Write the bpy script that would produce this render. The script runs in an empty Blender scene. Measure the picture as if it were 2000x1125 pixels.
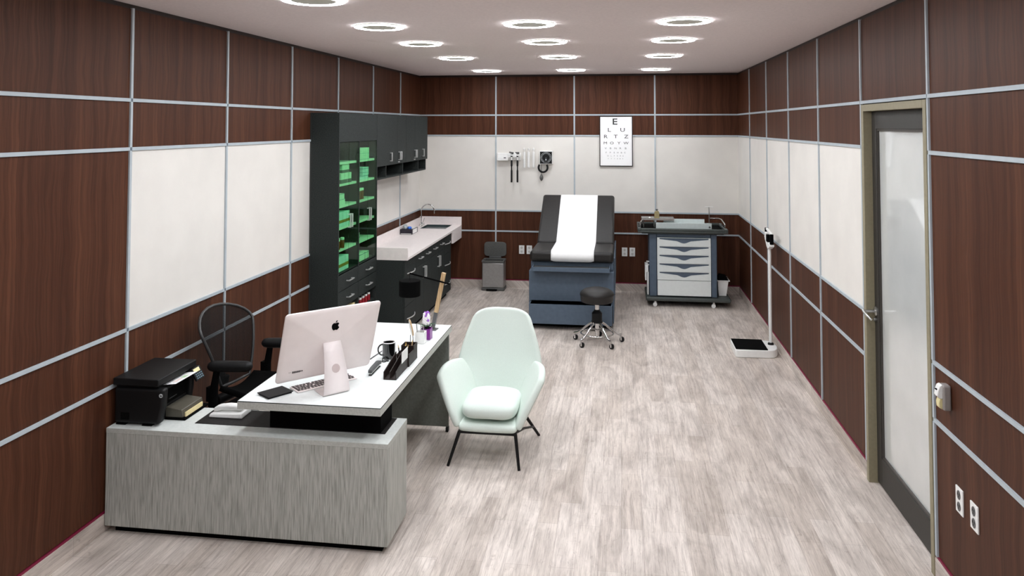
import bpy, bmesh, math, random
from mathutils import Vector, Matrix
from math import pi, sin, cos, radians
random.seed(7)
SC = bpy.context.scene
COL = SC.collection

# ------------------------------------------------------------------ colours and materials
def lin(c):
    return tuple(((v/255)/12.92 if v/255 <= .04045 else ((v/255+.055)/1.055)**2.4) for v in c) + (1.0,)

def mat(name, rgb, rough=.5, metal=0.0, spec=.5, noise=0.0, nscale=40, bump=0.0, bscale=200, stretch=(1,1,1), coat=0, emit=None, estr=0):
    m = bpy.data.materials.new(name); m.use_nodes = True
    nt = m.node_tree; b = nt.nodes['Principled BSDF']
    b.inputs['Base Color'].default_value = lin(rgb)
    b.inputs['Roughness'].default_value = rough
    b.inputs['Metallic'].default_value = metal
    b.inputs['Specular IOR Level'].default_value = spec
    if coat:
        b.inputs['Coat Weight'].default_value = coat; b.inputs['Coat Roughness'].default_value = .03
    if emit:
        b.inputs['Emission Color'].default_value = lin(emit); b.inputs['Emission Strength'].default_value = estr
    if noise or bump:
        tc = nt.nodes.new('ShaderNodeTexCoord'); mp = nt.nodes.new('ShaderNodeMapping')
        mp.inputs['Scale'].default_value = stretch
        nt.links.new(tc.outputs['Object'], mp.inputs['Vector'])
        if noise:
            n = nt.nodes.new('ShaderNodeTexNoise'); n.inputs['Scale'].default_value = nscale; n.inputs['Detail'].default_value = 6
            nt.links.new(mp.outputs['Vector'], n.inputs['Vector'])
            cr = nt.nodes.new('ShaderNodeValToRGB')
            cr.color_ramp.elements[0].position = .3; cr.color_ramp.elements[1].position = .7
            cr.color_ramp.elements[0].color = lin([max(0, v*(1-noise)) for v in rgb])
            cr.color_ramp.elements[1].color = lin([min(255, v*(1+noise)) for v in rgb])
            nt.links.new(n.outputs['Fac'], cr.inputs['Fac']); nt.links.new(cr.outputs['Color'], b.inputs['Base Color'])
        if bump:
            n2 = nt.nodes.new('ShaderNodeTexNoise'); n2.inputs['Scale'].default_value = bscale; n2.inputs['Detail'].default_value = 3
            nt.links.new(mp.outputs['Vector'], n2.inputs['Vector'])
            bp = nt.nodes.new('ShaderNodeBump'); bp.inputs['Strength'].default_value = bump; bp.inputs['Distance'].default_value = .002
            nt.links.new(n2.outputs['Fac'], bp.inputs['Height']); nt.links.new(bp.outputs['Normal'], b.inputs['Normal'])
    return m

def wood_panel_mat():
    m = bpy.data.materials.new('walnut_panel'); m.use_nodes = True
    nt = m.node_tree; N = nt.nodes; K = nt.links; b = N['Principled BSDF']
    tc = N.new('ShaderNodeTexCoord')
    sep = N.new('ShaderNodeSeparateXYZ'); K.new(tc.outputs['Object'], sep.inputs[0])
    add = N.new('ShaderNodeMath'); add.operation = 'ADD'; K.new(sep.outputs['X'], add.inputs[0]); K.new(sep.outputs['Y'], add.inputs[1])
    wr = N.new('ShaderNodeMath'); wr.operation = 'WRAP'; K.new(add.outputs[0], wr.inputs[0]); wr.inputs[1].default_value = 0.976; wr.inputs[2].default_value = 0
    cb = N.new('ShaderNodeCombineXYZ'); K.new(wr.outputs[0], cb.inputs[0]); K.new(sep.outputs['Z'], cb.inputs[2])
    # slow wander of the grain with height
    wn = N.new('ShaderNodeTexNoise'); wn.inputs['Scale'].default_value = 1.0; wn.inputs['Detail'].default_value = 2
    mw = N.new('ShaderNodeMapping'); mw.inputs['Scale'].default_value = (5, 1, 3.2); K.new(cb.outputs[0], mw.inputs[0]); K.new(mw.outputs[0], wn.inputs['Vector'])
    ws = N.new('ShaderNodeMath'); ws.operation = 'MULTIPLY'; ws.inputs[1].default_value = .07; K.new(wn.outputs['Fac'], ws.inputs[0])
    a2 = N.new('ShaderNodeMath'); a2.operation = 'ADD'; K.new(wr.outputs[0], a2.inputs[0]); K.new(ws.outputs[0], a2.inputs[1])
    c2 = N.new('ShaderNodeCombineXYZ'); K.new(a2.outputs[0], c2.inputs[0]); K.new(sep.outputs['Z'], c2.inputs[2])
    def streak(sx, sz, det):
        mp = N.new('ShaderNodeMapping'); mp.inputs['Scale'].default_value = (sx, 1, sz); K.new(c2.outputs[0], mp.inputs[0])
        n = N.new('ShaderNodeTexNoise'); n.inputs['Scale'].default_value = 1; n.inputs['Detail'].default_value = det; n.inputs['Roughness'].default_value = .6
        K.new(mp.outputs[0], n.inputs['Vector']); return n
    s1 = streak(13, .35, 3); s2 = streak(70, .7, 4); s3 = streak(300, 5, 2)
    r1 = N.new('ShaderNodeValToRGB'); K.new(s1.outputs['Fac'], r1.inputs['Fac'])
    r1.color_ramp.elements[0].position = .33; r1.color_ramp.elements[0].color = lin((70, 40, 27))
    r1.color_ramp.elements[1].position = .68; r1.color_ramp.elements[1].color = lin((91, 56, 39))
    r2 = N.new('ShaderNodeValToRGB'); K.new(s2.outputs['Fac'], r2.inputs['Fac'])
    r2.color_ramp.elements[0].position = .36; r2.color_ramp.elements[0].color = (.62, .60, .59, 1)
    r2.color_ramp.elements[1].position = .56; r2.color_ramp.elements[1].color = (1, 1, 1, 1)
    r3 = N.new('ShaderNodeValToRGB'); K.new(s3.outputs['Fac'], r3.inputs['Fac'])
    r3.color_ramp.elements[0].position = .35; r3.color_ramp.elements[0].color = (.82, .8, .8, 1)
    r3.color_ramp.elements[1].position = .6; r3.color_ramp.elements[1].color = (1.06, 1.05, 1.04, 1)
    mx = N.new('ShaderNodeMix'); mx.data_type = 'RGBA'; mx.blend_type = 'MULTIPLY'; mx.inputs['Factor'].default_value = .8
    K.new(r1.outputs[0], mx.inputs[6]); K.new(r2.outputs[0], mx.inputs[7])
    my = N.new('ShaderNodeMix'); my.data_type = 'RGBA'; my.blend_type = 'MULTIPLY'; my.inputs['Factor'].default_value = .9
    K.new(mx.outputs[2], my.inputs[6]); K.new(r3.outputs[0], my.inputs[7])
    K.new(my.outputs[2], b.inputs['Base Color'])
    b.inputs['Roughness'].default_value = .5; b.inputs['Specular IOR Level'].default_value = .14
    return m

def plank_mat(name='grey_plank', vertical=False):
    m = bpy.data.materials.new(name); m.use_nodes = True
    nt = m.node_tree; N = nt.nodes; K = nt.links; b = N['Principled BSDF']
    tc = N.new('ShaderNodeTexCoord'); sep = N.new('ShaderNodeSeparateXYZ'); K.new(tc.outputs['Object'], sep.inputs[0])
    cb = N.new('ShaderNodeCombineXYZ'); K.new(sep.outputs['Y'], cb.inputs[0])
    if vertical:
        s = N.new('ShaderNodeMath'); s.operation = 'ADD'; K.new(sep.outputs['X'], s.inputs[0]); K.new(sep.outputs['Z'], s.inputs[1]); K.new(s.outputs[0], cb.inputs[1])
    else:
        K.new(sep.outputs['X'], cb.inputs[1])
    br = N.new('ShaderNodeTexBrick'); K.new(cb.outputs[0], br.inputs['Vector'])
    br.offset = .37; br.inputs['Scale'].default_value = 1; br.inputs['Brick Width'].default_value = .6; br.inputs['Row Height'].default_value = .105
    br.inputs['Mortar Size'].default_value = .0007; br.inputs['Mortar Smooth'].default_value = .4; br.inputs['Bias'].default_value = -.1
    br.inputs['Color1'].default_value = lin((212, 204, 197)); br.inputs['Color2'].default_value = lin((194, 184, 175)); br.inputs['Mortar'].default_value = lin((158, 148, 140))
    def nz(sc, det, scale=1.0, rgh=.6, dist=0):
        mp = N.new('ShaderNodeMapping'); mp.inputs['Scale'].default_value = sc; K.new(cb.outputs[0], mp.inputs[0])
        n = N.new('ShaderNodeTexNoise'); n.inputs['Scale'].default_value = scale; n.inputs['Detail'].default_value = det; n.inputs['Roughness'].default_value = rgh; n.inputs['Distortion'].default_value = dist
        K.new(mp.outputs[0], n.inputs['Vector']); return n
    cur = br.outputs['Color']
    for (n, p0, c0, p1, c1, f) in (
        (nz((3.2, 55, 1), 5, 1, .65, .6), .34, (.66, .63, .62, 1), .56, (1.03, 1.02, 1.01, 1), .75),
        (nz((12, 240, 1), 4, 1, .6, .3), .33, (.72, .70, .69, 1), .55, (1.04, 1.03, 1.03, 1), .6),
        (nz((2.2, 7, 1), 5, 1, .6, .8), .36, (.70, .68, .67, 1), .6, (1.06, 1.05, 1.05, 1), .8),
        (nz((16, 34, 1), 5, 1, .7, 1.5), .30, (.62, .59, .58, 1), .42, (1, 1, 1, 1), .6)):
        r = N.new('ShaderNodeValToRGB'); K.new(n.outputs['Fac'], r.inputs['Fac'])
        r.color_ramp.elements[0].position = p0; r.color_ramp.elements[0].color = c0
        r.color_ramp.elements[1].position = p1; r.color_ramp.elements[1].color = c1
        mx = N.new('ShaderNodeMix'); mx.data_type = 'RGBA'; mx.blend_type = 'MULTIPLY'; mx.inputs['Factor'].default_value = f
        K.new(cur, mx.inputs[6]); K.new(r.outputs[0], mx.inputs[7]); cur = mx.outputs[2]
    K.new(cur, b.inputs['Base Color'])
    b.inputs['Roughness'].default_value = .55; b.inputs['Specular IOR Level'].default_value = .3
    return m

def mesh_fabric_mat():
    m = bpy.data.materials.new('chair_mesh_weave'); m.use_nodes = True
    nt = m.node_tree; N = nt.nodes; K = nt.links; b = N['Principled BSDF']; out = N['Material Output']
    b.inputs['Base Color'].default_value = lin((8, 8, 8)); b.inputs['Roughness'].default_value = .7; b.inputs['Specular IOR Level'].default_value = .15
    tr = N.new('ShaderNodeBsdfTransparent'); mx = N.new('ShaderNodeMixShader')
    tc = N.new('ShaderNodeTexCoord'); w = N.new('ShaderNodeTexWave'); w.wave_type = 'BANDS'; w.bands_direction = 'Z'
    w.inputs['Scale'].default_value = 38; w.inputs['Distortion'].default_value = .6
    K.new(tc.outputs['Object'], w.inputs['Vector'])
    r = N.new('ShaderNodeMapRange'); r.inputs['To Min'].default_value = .70; r.inputs['To Max'].default_value = .84
    K.new(w.outputs['Fac'], r.inputs['Value']); K.new(r.outputs[0], mx.inputs['Fac'])
    K.new(tr.outputs[0], mx.inputs[1]); K.new(b.outputs[0], mx.inputs[2]); K.new(mx.outputs[0], out.inputs['Surface'])
    return m

def glass_mat(name, tint, gloss=.06, rough=.02):
    m = bpy.data.materials.new(name); m.use_nodes = True
    nt = m.node_tree; N = nt.nodes; K = nt.links; out = N['Material Output']; N.remove(N['Principled BSDF'])
    tr = N.new('ShaderNodeBsdfTransparent'); tr.inputs['Color'].default_value = lin(tint)
    gl = N.new('ShaderNodeBsdfGlossy'); gl.inputs['Roughness'].default_value = rough; gl.inputs['Color'].default_value = (1, 1, 1, 1)
    mx = N.new('ShaderNodeMixShader'); mx.inputs['Fac'].default_value = gloss
    K.new(tr.outputs[0], mx.inputs[1]); K.new(gl.outputs[0], mx.inputs[2]); K.new(mx.outputs[0], out.inputs['Surface'])
    return m

def streak_mat(name, c0, c1, sx, sz, rough=.5, axis='Z', det=3, p0=.35, p1=.65):
    m = bpy.data.materials.new(name); m.use_nodes = True
    nt = m.node_tree; N = nt.nodes; K = nt.links; b = N['Principled BSDF']
    tc = N.new('ShaderNodeTexCoord'); mp = N.new('ShaderNodeMapping'); mp.inputs['Scale'].default_value = (sx, sx, sz) if axis == 'Z' else (sx, sz, sx)
    n = N.new('ShaderNodeTexNoise'); n.inputs['Scale'].default_value = 1; n.inputs['Detail'].default_value = det; n.inputs['Distortion'].default_value = .4
    K.new(tc.outputs['Object'], mp.inputs[0]); K.new(mp.outputs[0], n.inputs['Vector'])
    r = N.new('ShaderNodeValToRGB'); K.new(n.outputs['Fac'], r.inputs['Fac'])
    r.color_ramp.elements[0].position = p0; r.color_ramp.elements[0].color = lin(c0)
    r.color_ramp.elements[1].position = p1; r.color_ramp.elements[1].color = lin(c1)
    K.new(r.outputs[0], b.inputs['Base Color']); b.inputs['Roughness'].default_value = rough; b.inputs['Specular IOR Level'].default_value = .3
    return m

def lamp_mat(name, rgb, s):
    m = bpy.data.materials.new(name); m.use_nodes = True
    nt = m.node_tree; N = nt.nodes; N.remove(N['Principled BSDF'])
    e = N.new('ShaderNodeEmission'); e.inputs['Color'].default_value = lin(rgb); e.inputs['Strength'].default_value = s
    nt.links.new(e.outputs[0], N['Material Output'].inputs['Surface'])
    return m

WOOD = wood_panel_mat(); FLOOR = plank_mat(); BASEB = plank_mat('grey_plank_skirting', True)
WHITEP = mat('white_wall_panel', (225, 221, 215), .6, spec=.2, noise=.02, nscale=3, bump=.15, bscale=60)
WALLB = mat('dark_wall_backing', (38, 22, 17), .6)
STRIP = mat('aluminium_strip', (176, 185, 191), .45, spec=.35, noise=.02, nscale=20)
JOINT = mat('strip_joint_cap', (92, 104, 116), .5)
RED = mat('maroon_edge_strip', (120, 10, 52), .5)
CEIL = mat('ceiling_paint', (232, 220, 219), .9, spec=.1, noise=.02, nscale=60)
LAMP = lamp_mat('lit_ring', (247, 251, 255), 80)
LPLATE = mat('lamp_centre_plate', (214, 216, 206), .6, noise=.02)
DARKLAM = mat('charcoal_laminate', (43, 47, 46), .6, spec=.15, noise=.32, nscale=170)
DARKIN = mat('charcoal_cabinet_inside', (40, 42, 41), .7)
STONE = mat('pale_countertop', (240, 231, 229), .4, spec=.35, noise=.015, nscale=30)
DESKTOP = mat('desk_top_laminate', (230, 234, 233), .45, spec=.3, noise=.008, nscale=60)
DESKEDGE = mat('desk_edge_concrete', (182, 184, 178), .6, noise=.05, nscale=120)
DESKSIDE = streak_mat('credenza_grain', (146, 147, 140), (186, 187, 181), 190, 9, .55, p0=.32, p1=.62)
DESKDK = mat('desk_end_panel_grey', (120, 124, 118), .6, noise=.06, nscale=80)
BLACK = mat('matt_black', (8, 8, 8), .9, spec=.05, noise=.05)
BLACKP = mat('black_plastic', (17, 17, 18), .5, spec=.25, noise=.05, nscale=80)
GLOSSB = mat('gloss_black_ceramic', (8, 9, 11), .08, spec=.7, coat=.5, noise=.05)
MAT_B = streak_mat('carbon_weave_mat', (12, 11, 11), (32, 28, 27), 120, 120, .6)
CHROME = mat('chrome', (215, 215, 215), .12, 1.0, noise=.02)
STEEL = mat('brushed_steel', (190, 190, 188), .3, 1.0, noise=.05, nscale=60)
PULL = mat('satin_pull', (225, 225, 224), .3, .6, noise=.03)
BLUE = mat('slate_blue_metal', (86, 99, 114), .5, spec=.22, noise=.03, nscale=30)
BLUEDK = mat('slate_blue_recess', (82, 95, 112), .5, noise=.03)
VINYL = mat('black_vinyl', (38, 36, 35), .42, spec=.3, noise=.06, nscale=30, bump=.3, bscale=260)
PAPER = mat('exam_paper', (250, 250, 250), .8, spec=.1, noise=.005)
TRDK = mat('trolley_dark_plastic', (66, 72, 70), .5, noise=.05)
TRWH = mat('trolley_drawer_front', (226, 232, 231), .45, noise=.01)
TRSCALE = mat('pale_steel_tray', (205, 214, 213), .4, noise=.02)
MINT = mat('mint_wool_fabric', (216, 226, 219), .9, spec=.1, noise=.03, nscale=420, bump=.5, bscale=500, stretch=(1, 1, 1.6))
WHITE = mat('white_plastic', (236, 236, 234), .4, noise=.01)
ROSE = mat('rose_aluminium', (240, 230, 228), .5, .05, noise=.012, nscale=12)
ROSE2 = mat('rose_aluminium_stand', (236, 226, 225), .6, .05, noise=.01, nscale=12)
OLIVE = mat('olive_door_frame', (142, 134, 110), .55, noise=.03, nscale=60)
DOORDK = mat('dark_bronze_door', (46, 43, 39), .55, noise=.05, nscale=60)
FROST = mat('frosted_door_glass', (212, 215, 213), .2, .0, spec=.8, coat=1.0, noise=.02, nscale=5)
BEAD = mat('glazing_bead', (70, 66, 62), .35, .3, noise=.03)
GGLASS = glass_mat('green_tinted_glass', (220, 243, 226), .04)
SHELFG = mat('green_glass_shelf', (216, 244, 222), .3, noise=.02)
BINM = mat('bin_steel', (158, 156, 154), .35, .5, noise=.03)
BINDK = mat('bin_dark_grey', (82, 82, 80), .5, noise=.08, nscale=150)
OAK = streak_mat('pale_oak', (170, 138, 100), (206, 178, 138), 120, 6, .55)
GREYM = mat('grey_metal', (98, 98, 98), .4, .4, noise=.03)
DARKW = streak_mat('dark_wenge', (28, 20, 18), (44, 33, 30), 120, 20, .5)
PURPLE = mat('purple_glaze', (128, 42, 140), .3, noise=.05)
LEAF = mat('dark_green_leaf', (30, 66, 28), .5, noise=.2)
PETAL = mat('white_petal', (255, 250, 252), .6, noise=.01)
LILAC = mat('lilac_petal', (170, 110, 205), .6, noise=.05)
SINKM = mat('sink_steel', (84, 98, 100), .35, .6, noise=.04)
PINKW = mat('wiper_cream', (236, 222, 176), .6, noise=.02)
BROWNB = mat('amber_bottle', (120, 66, 30), .25, noise=.05)
TEALB = mat('pale_teal_carton', (196, 236, 232), .6, noise=.02)
GREENB = mat('pale_green_carton', (206, 240, 214), .6, noise=.02)
OCHRE = mat('ochre_label', (150, 126, 44), .6, noise=.02)
TEALL = mat('teal_line', (48, 128, 132), .6, noise=.02)
GREYC = mat('grey_carton_band', (92, 100, 96), .6, noise=.02)
REDB = mat('red_liquid_bottle', (150, 20, 34), .3, noise=.03)
CREAM = mat('cream_folder', (232, 214, 162), .6, noise=.02)
TAN = mat('smoked_tray_cover', (84, 80, 70), .4, noise=.03)
NAVY = mat('navy_carton', (20, 16, 34), .4, noise=.1)
BLUET = mat('blue_glove', (60, 120, 225), .5, noise=.05)
CHARTW = mat('chart_paper', (248, 248, 248), .6, noise=.003)
INK = mat('printed_ink', (48, 48, 48), .7, noise=.01)
INKL = mat('faint_ink', (120, 120, 120), .7, noise=.01)
GOLD = mat('pencil_yellow', (206, 170, 96), .5, noise=.03)
SILVERL = mat('silver_marking', (205, 210, 212), .4, noise=.01)
AMBER = mat('amber_glass_bottle', (150, 138, 102), .2, noise=.06)
LENS = mat('cream_sensor_lens', (224, 212, 160), .4, noise=.02)
SCREENY = mat('pale_yellow_display', (240, 228, 176), .4, noise=.02)
BTN = mat('blue_grey_button', (110, 140, 155), .4, noise=.02)

# ------------------------------------------------------------------ mesh builder
class MB:
    def __init__(s): s.v = []; s.f = []
    def add(s, vs, fs):
        o = len(s.v); s.v += [tuple(v) for v in vs]; s.f += [tuple(i+o for i in f) for f in fs]; return s
    def box(s, x0, x1, y0, y1, z0, z1):
        return s.add([(x0,y0,z0),(x1,y0,z0),(x1,y1,z0),(x0,y1,z0),(x0,y0,z1),(x1,y0,z1),(x1,y1,z1),(x0,y1,z1)],
                     [(0,3,2,1),(4,5,6,7),(0,1,5,4),(1,2,6,5),(2,3,7,6),(3,0,4,7)])
    def xbox(s, M, x0, x1, y0, y1, z0, z1):
        t = MB().box(x0,x1,y0,y1,z0,z1); return s.add([M @ Vector(v) for v in t.v], t.f)
    def merge(s, o, M=None):
        return s.add([M @ Vector(v) for v in o.v] if M else o.v, o.f)
    def tube(s, pts, r, seg=12, caps=True, closed=False):
        P = [Vector(p) for p in pts]; n = len(P); R = r if isinstance(r, (list, tuple)) else [r]*n
        vs = []; up = None
        for i in range(n):
            if closed: t = (P[(i+1) % n]-P[i-1]).normalized()
            else: t = (P[min(i+1, n-1)]-P[max(i-1, 0)]).normalized()
            if up is None:
                a = Vector((0,0,1)) if abs(t.z) < .9 else Vector((1,0,0)); up = (a - t*a.dot(t)).normalized()
            else:
                up = (up - t*up.dot(t)).normalized()
            b = t.cross(up)
            for k in range(seg):
                a = 2*pi*k/seg; vs.append(P[i] + (up*cos(a)+b*sin(a))*R[i])
        fs = []
        m = n if closed else n-1
        for i in range(m):
            j = (i+1) % n
            for k in range(seg): fs.append((i*seg+k, i*seg+(k+1) % seg, j*seg+(k+1) % seg, j*seg+k))
        if caps and not closed: fs.append(tuple(reversed(range(seg)))); fs.append(tuple((n-1)*seg+k for k in range(seg)))
        return s.add(vs, fs)
    def cyl(s, a, b, r, seg=24, r2=None): return s.tube([a, b], [r, r2 if r2 is not None else r], seg)
    def lathe(s, prof, c=(0,0,0), seg=32, M=None):
        vs = []; n = len(prof)
        for r, z in prof:
            for k in range(seg):
                a = 2*pi*k/seg; v = Vector((r*cos(a), r*sin(a), z)); v = (M @ v) if M else v; vs.append(v+Vector(c))
        fs = []
        for i in range(n-1):
            for k in range(seg): fs.append((i*seg+k, i*seg+(k+1) % seg, (i+1)*seg+(k+1) % seg, (i+1)*seg+k))
        if prof[0][0] > 1e-6: fs.append(tuple(reversed(range(seg))))
        if prof[-1][0] > 1e-6: fs.append(tuple((n-1)*seg+k for k in range(seg)))
        return s.add(vs, fs)
    def prism(s, poly, a, b, ax='y', M=None):
        # poly in the two other axes (in order), extruded along ax from a to b
        def P(u, v, w): return {'x': (w,u,v), 'y': (u,w,v), 'z': (u,v,w)}[ax]
        n = len(poly); vs = [P(u,v,a) for u,v in poly]+[P(u,v,b) for u,v in poly]
        if M: vs = [M @ Vector(v) for v in vs]
        fs = [tuple(range(n)), tuple(reversed(range(n, 2*n)))]+[(i, (i+1) % n+0, (i+1) % n+n, i+n) for i in range(n)]
        return s.add(vs, fs)
    def grid(s, fn, nu, nv, closeu=False):
        vs = [fn(i/(nu-(0 if closeu else 1)), j/(nv-1)) for j in range(nv) for i in range(nu)]
        fs = []
        for j in range(nv-1):
            for i in range(nu if closeu else nu-1):
                k = (i+1) % nu; fs.append((j*nu+i, j*nu+k, (j+1)*nu+k, (j+1)*nu+i))
        return s.add(vs, fs)

OFF = {}
def build(name, mb, m, parent=None, loc=None, world=True, bevel=0, bseg=2, smooth=False, solid=0, sub=0, ang=38, rot=None):
    me = bpy.data.meshes.new(name)
    off = Vector((0,0,0))
    if parent is not None: off = OFF.get(parent.name, Vector((0,0,0))) if world else off
    elif loc is not None and world: off = Vector(loc)
    me.from_pydata([tuple(Vector(v)-off) for v in mb.v], [], mb.f)
    bm = bmesh.new(); bm.from_mesh(me); bmesh.ops.recalc_face_normals(bm, faces=bm.faces); bm.to_mesh(me); bm.free()
    me.materials.append(m)
    o = bpy.data.objects.new(name, me); COL.objects.link(o)
    if parent is not None:
        o.parent = parent; OFF[o.name] = off
    else:
        o.location = loc or (0,0,0); OFF[o.name] = Vector(loc or (0,0,0))
    if rot: o.rotation_euler = rot
    if solid:
        md = o.modifiers.new('solid', 'SOLIDIFY'); md.thickness = solid; md.offset = 0
    if sub:
        md = o.modifiers.new('sub', 'SUBSURF'); md.levels = sub; md.render_levels = sub
    if bevel:
        md = o.modifiers.new('bevel', 'BEVEL'); md.width = bevel; md.segments = bseg; md.limit_method = 'ANGLE'; md.angle_limit = radians(35)
    if smooth or bevel:
        me.shade_smooth(); me.set_sharp_from_angle(angle=radians(ang if not sub else 180))
    return o

def thing(name, label, cat, loc=(0,0,0), rz=0, group=None):
    o = bpy.data.objects.new(name, None); COL.objects.link(o); o.empty_display_size = .05
    o.location = loc; o.rotation_euler = (0,0,rz); OFF[o.name] = Vector(loc)
    o['label'] = label; o['category'] = cat
    if group: o['group'] = group
    return o
def tag(o, label, cat, group=None):
    o['label'] = label; o['category'] = cat
    if group: o['group'] = group
    return o
def struct(o): o['kind'] = 'structure'; return o
def copy_tree(o, parent=None):
    c = o.copy(); COL.objects.link(c); OFF[c.name] = OFF.get(o.name, Vector((0,0,0)))
    if parent is not None: c.parent = parent
    for ch in list(o.children): copy_tree(ch, c)
    return c
def copy_thing(o, loc, label=None, rz=None):
    c = copy_tree(o); c.location = loc
    if rz is not None: c.rotation_euler = (0,0,rz)
    if label: c['label'] = label
    return c
def text_mb(s, size, M, sx=1.0, thick=.0006, bold=0, shear=0):
    cu = bpy.data.curves.new('t', 'FONT'); cu.body = s; cu.size = size; cu.align_x = 'CENTER'; cu.align_y = 'CENTER'; cu.extrude = thick; cu.offset = bold; cu.shear = shear; cu.resolution_u = 3
    o = bpy.data.objects.new('t', cu); COL.objects.link(o)
    me = bpy.data.meshes.new_from_object(o.evaluated_get(bpy.context.evaluated_depsgraph_get()))
    mb = MB().add([M @ Vector((v.co.x*sx, v.co.y, v.co.z)) for v in me.vertices], [tuple(p.vertices) for p in me.polygons])
    bpy.data.objects.remove(o); bpy.data.curves.remove(cu); bpy.data.meshes.remove(me)
    return mb

# ------------------------------------------------------------------ room shell (metres)
B = .976; W = 3.904; YB = -.105; YF = -10.84; H = 2.628
Z1, Z2, Z3, Z4, ZB = 2.126, 1.872, .943, .690, .087
DY0, DY1, DZ = -5.842, -4.90, 2.112     # door opening
struct(build('floor', MB().box(-.15, W+.15, YF-.15, YB+.15, -.1, 0), FLOOR))
struct(build('ceiling', MB().box(-.15, W+.15, YF-.15, YB+.15, H, H+.1), CEIL))
T = .012                                # panels stand this far inside of the backing
wl = struct(build('wall_left', MB().box(-.15, -T, YF-.15, YB+.15, 0, H), WALLB))
wb = struct(build('wall_back', MB().box(0, W, YB+T, YB+.15, 0, H), WALLB))
wf = struct(build('wall_front', MB().box(0, W, YF-.15, YF-T, 0, H), WALLB))
mb = MB().box(W+T, W+.15, YF-.15, DY0, 0, H).box(W+T, W+.15, DY1, YB+.15, 0, H).box(W+T, W+.15, DY0, DY1, DZ, H)
wr = struct(build('wall_right', mb, WALLB))
rows = [(ZB+.010, Z4), (Z4, Z3), (Z3, Z2), (Z2, Z1), (Z1, H-.022)]
g = .004
def cells_side(side):
    wood = MB(); white = MB()
    for k in range(0, 11):
        ya = -k*B; yb = -(k+1)*B
        if k == 0: ya = YB
        yb = max(yb, YF)
        for ri, (z0, z1) in enumerate(rows):
            iswh = (ri == 2 and ((side == 'l' and k < 6) or (side == 'r' and k < 5)))
            if side == 'r' and k == 5 and ri < 4: continue
            x0, x1 = (-T-.002, 0) if side == 'l' else (W, W+T+.002)
            (white if iswh else wood).box(x0, x1, yb+g, ya-(g if k else .0), z0+g, z1-g)
    return wood, white
for side, par in (('l', wl), ('r', wr)):
    a, b_ = cells_side(side)
    build('wood_panelling', a, WOOD, par); build('white_panelling', b_, WHITEP, par)
wood = MB(); white = MB()
for k in range(4):
    for ri, (z0, z1) in enumerate(rows):
        (white if ri == 2 else wood).box(k*B+(g if k else T*0), (k+1)*B-(g if k < 3 else 0), YB, YB+T+.002, z0+g, z1-g)
build('wood_panelling', wood, WOOD, wb); build('white_panelling', white, WHITEP, wb)
wood = MB()
for k in range(4):
    for z0, z1 in rows: wood.box(k*B+g, (k+1)*B-g, YF-T-.002, YF, z0+g, z1-g)
build('wood_panelling', wood, WOOD, wf)
# metal strips, proud of the panels
sw = .0088; sp = .009
def strips(side):
    st = MB(); jt = MB()
    def hb(y0, y1, z):
        x0, x1 = (-.004, sp) if side == 'l' else (W-sp, W+.004)
        st.box(x0, x1, y0, y1, z-sw, z+sw)
    def vb(y, z0, z1):
        x0, x1 = (-.004, sp) if side == 'l' else (W-sp, W+.004)
        st.box(x0, x1, y-sw, y+sw, z0, z1)
    for ri, z in enumerate((Z4, Z3, Z2, Z1)):
        for k in range(11):
            if side == 'r' and k == 5 and ri < 3: continue
            hb(max(-(k+1)*B, YF)+sw, (-k*B if k else YB)-(sw if k else 0), z)
    for k in range(1, 11):
        zs = [ZB+.01, Z4, Z3, Z2, Z1, H-.022]
        for i in range(5): vb(-k*B, zs[i]+(sw if i else 0), zs[i+1]-(sw if i < 4 else 0))
        for z in zs[1:5]:
            x0, x1 = (-.004, sp-.003) if side == 'l' else (W-sp+.003, W+.004)
            jt.box(x0, x1, -k*B-sw, -k*B+sw, z-sw, z+sw)
    return st, jt
for side, par in (('l', wl), ('r', wr)):
    a, b_ = strips(side); build('metal_strips', a, STRIP, par); build('strip_joints', b_, JOINT if side == 'l' else STRIP, par)
st = MB()
for z in (Z4, Z3, Z2, Z1): st.box(0, W, YB-sp, YB+.004, z-sw, z+sw)
for k in (1, 2, 3):
    zs = [ZB+.01, Z4, Z3, Z2, Z1, H-.022]
    for i in range(5): st.box(k*B-sw, k*B+sw, YB-sp, YB+.004, zs[i]+(sw if i else 0), zs[i+1]-(sw if i < 4 else 0))
build('metal_strips', st, STRIP, wb)
# skirting of the floor's grey planks with a thin maroon edge above it
bt = .008
for nm, args in (('left', [(-T, bt, YF, YB)]), ('right', [(W-bt, W+T, YF, DY0-.0), (W-bt, W+T, DY1, YB)]), ('back', [(0, W, YB-bt, YB+T)])):
    mb = MB(); rd = MB()
    for x0, x1, y0, y1 in args:
        mb.box(x0, x1, y0, y1, 0, ZB)
        s_ = .004
        rd.box(x0+(s_ if nm != 'left' else 0), x1-(s_ if nm == 'left' else 0), y0+(s_ if nm == 'back' else 0), y1, ZB, ZB+.011)
    o = struct(build('baseboard_'+nm, mb, BASEB)); build('maroon_edge', rd, RED, o)

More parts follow.
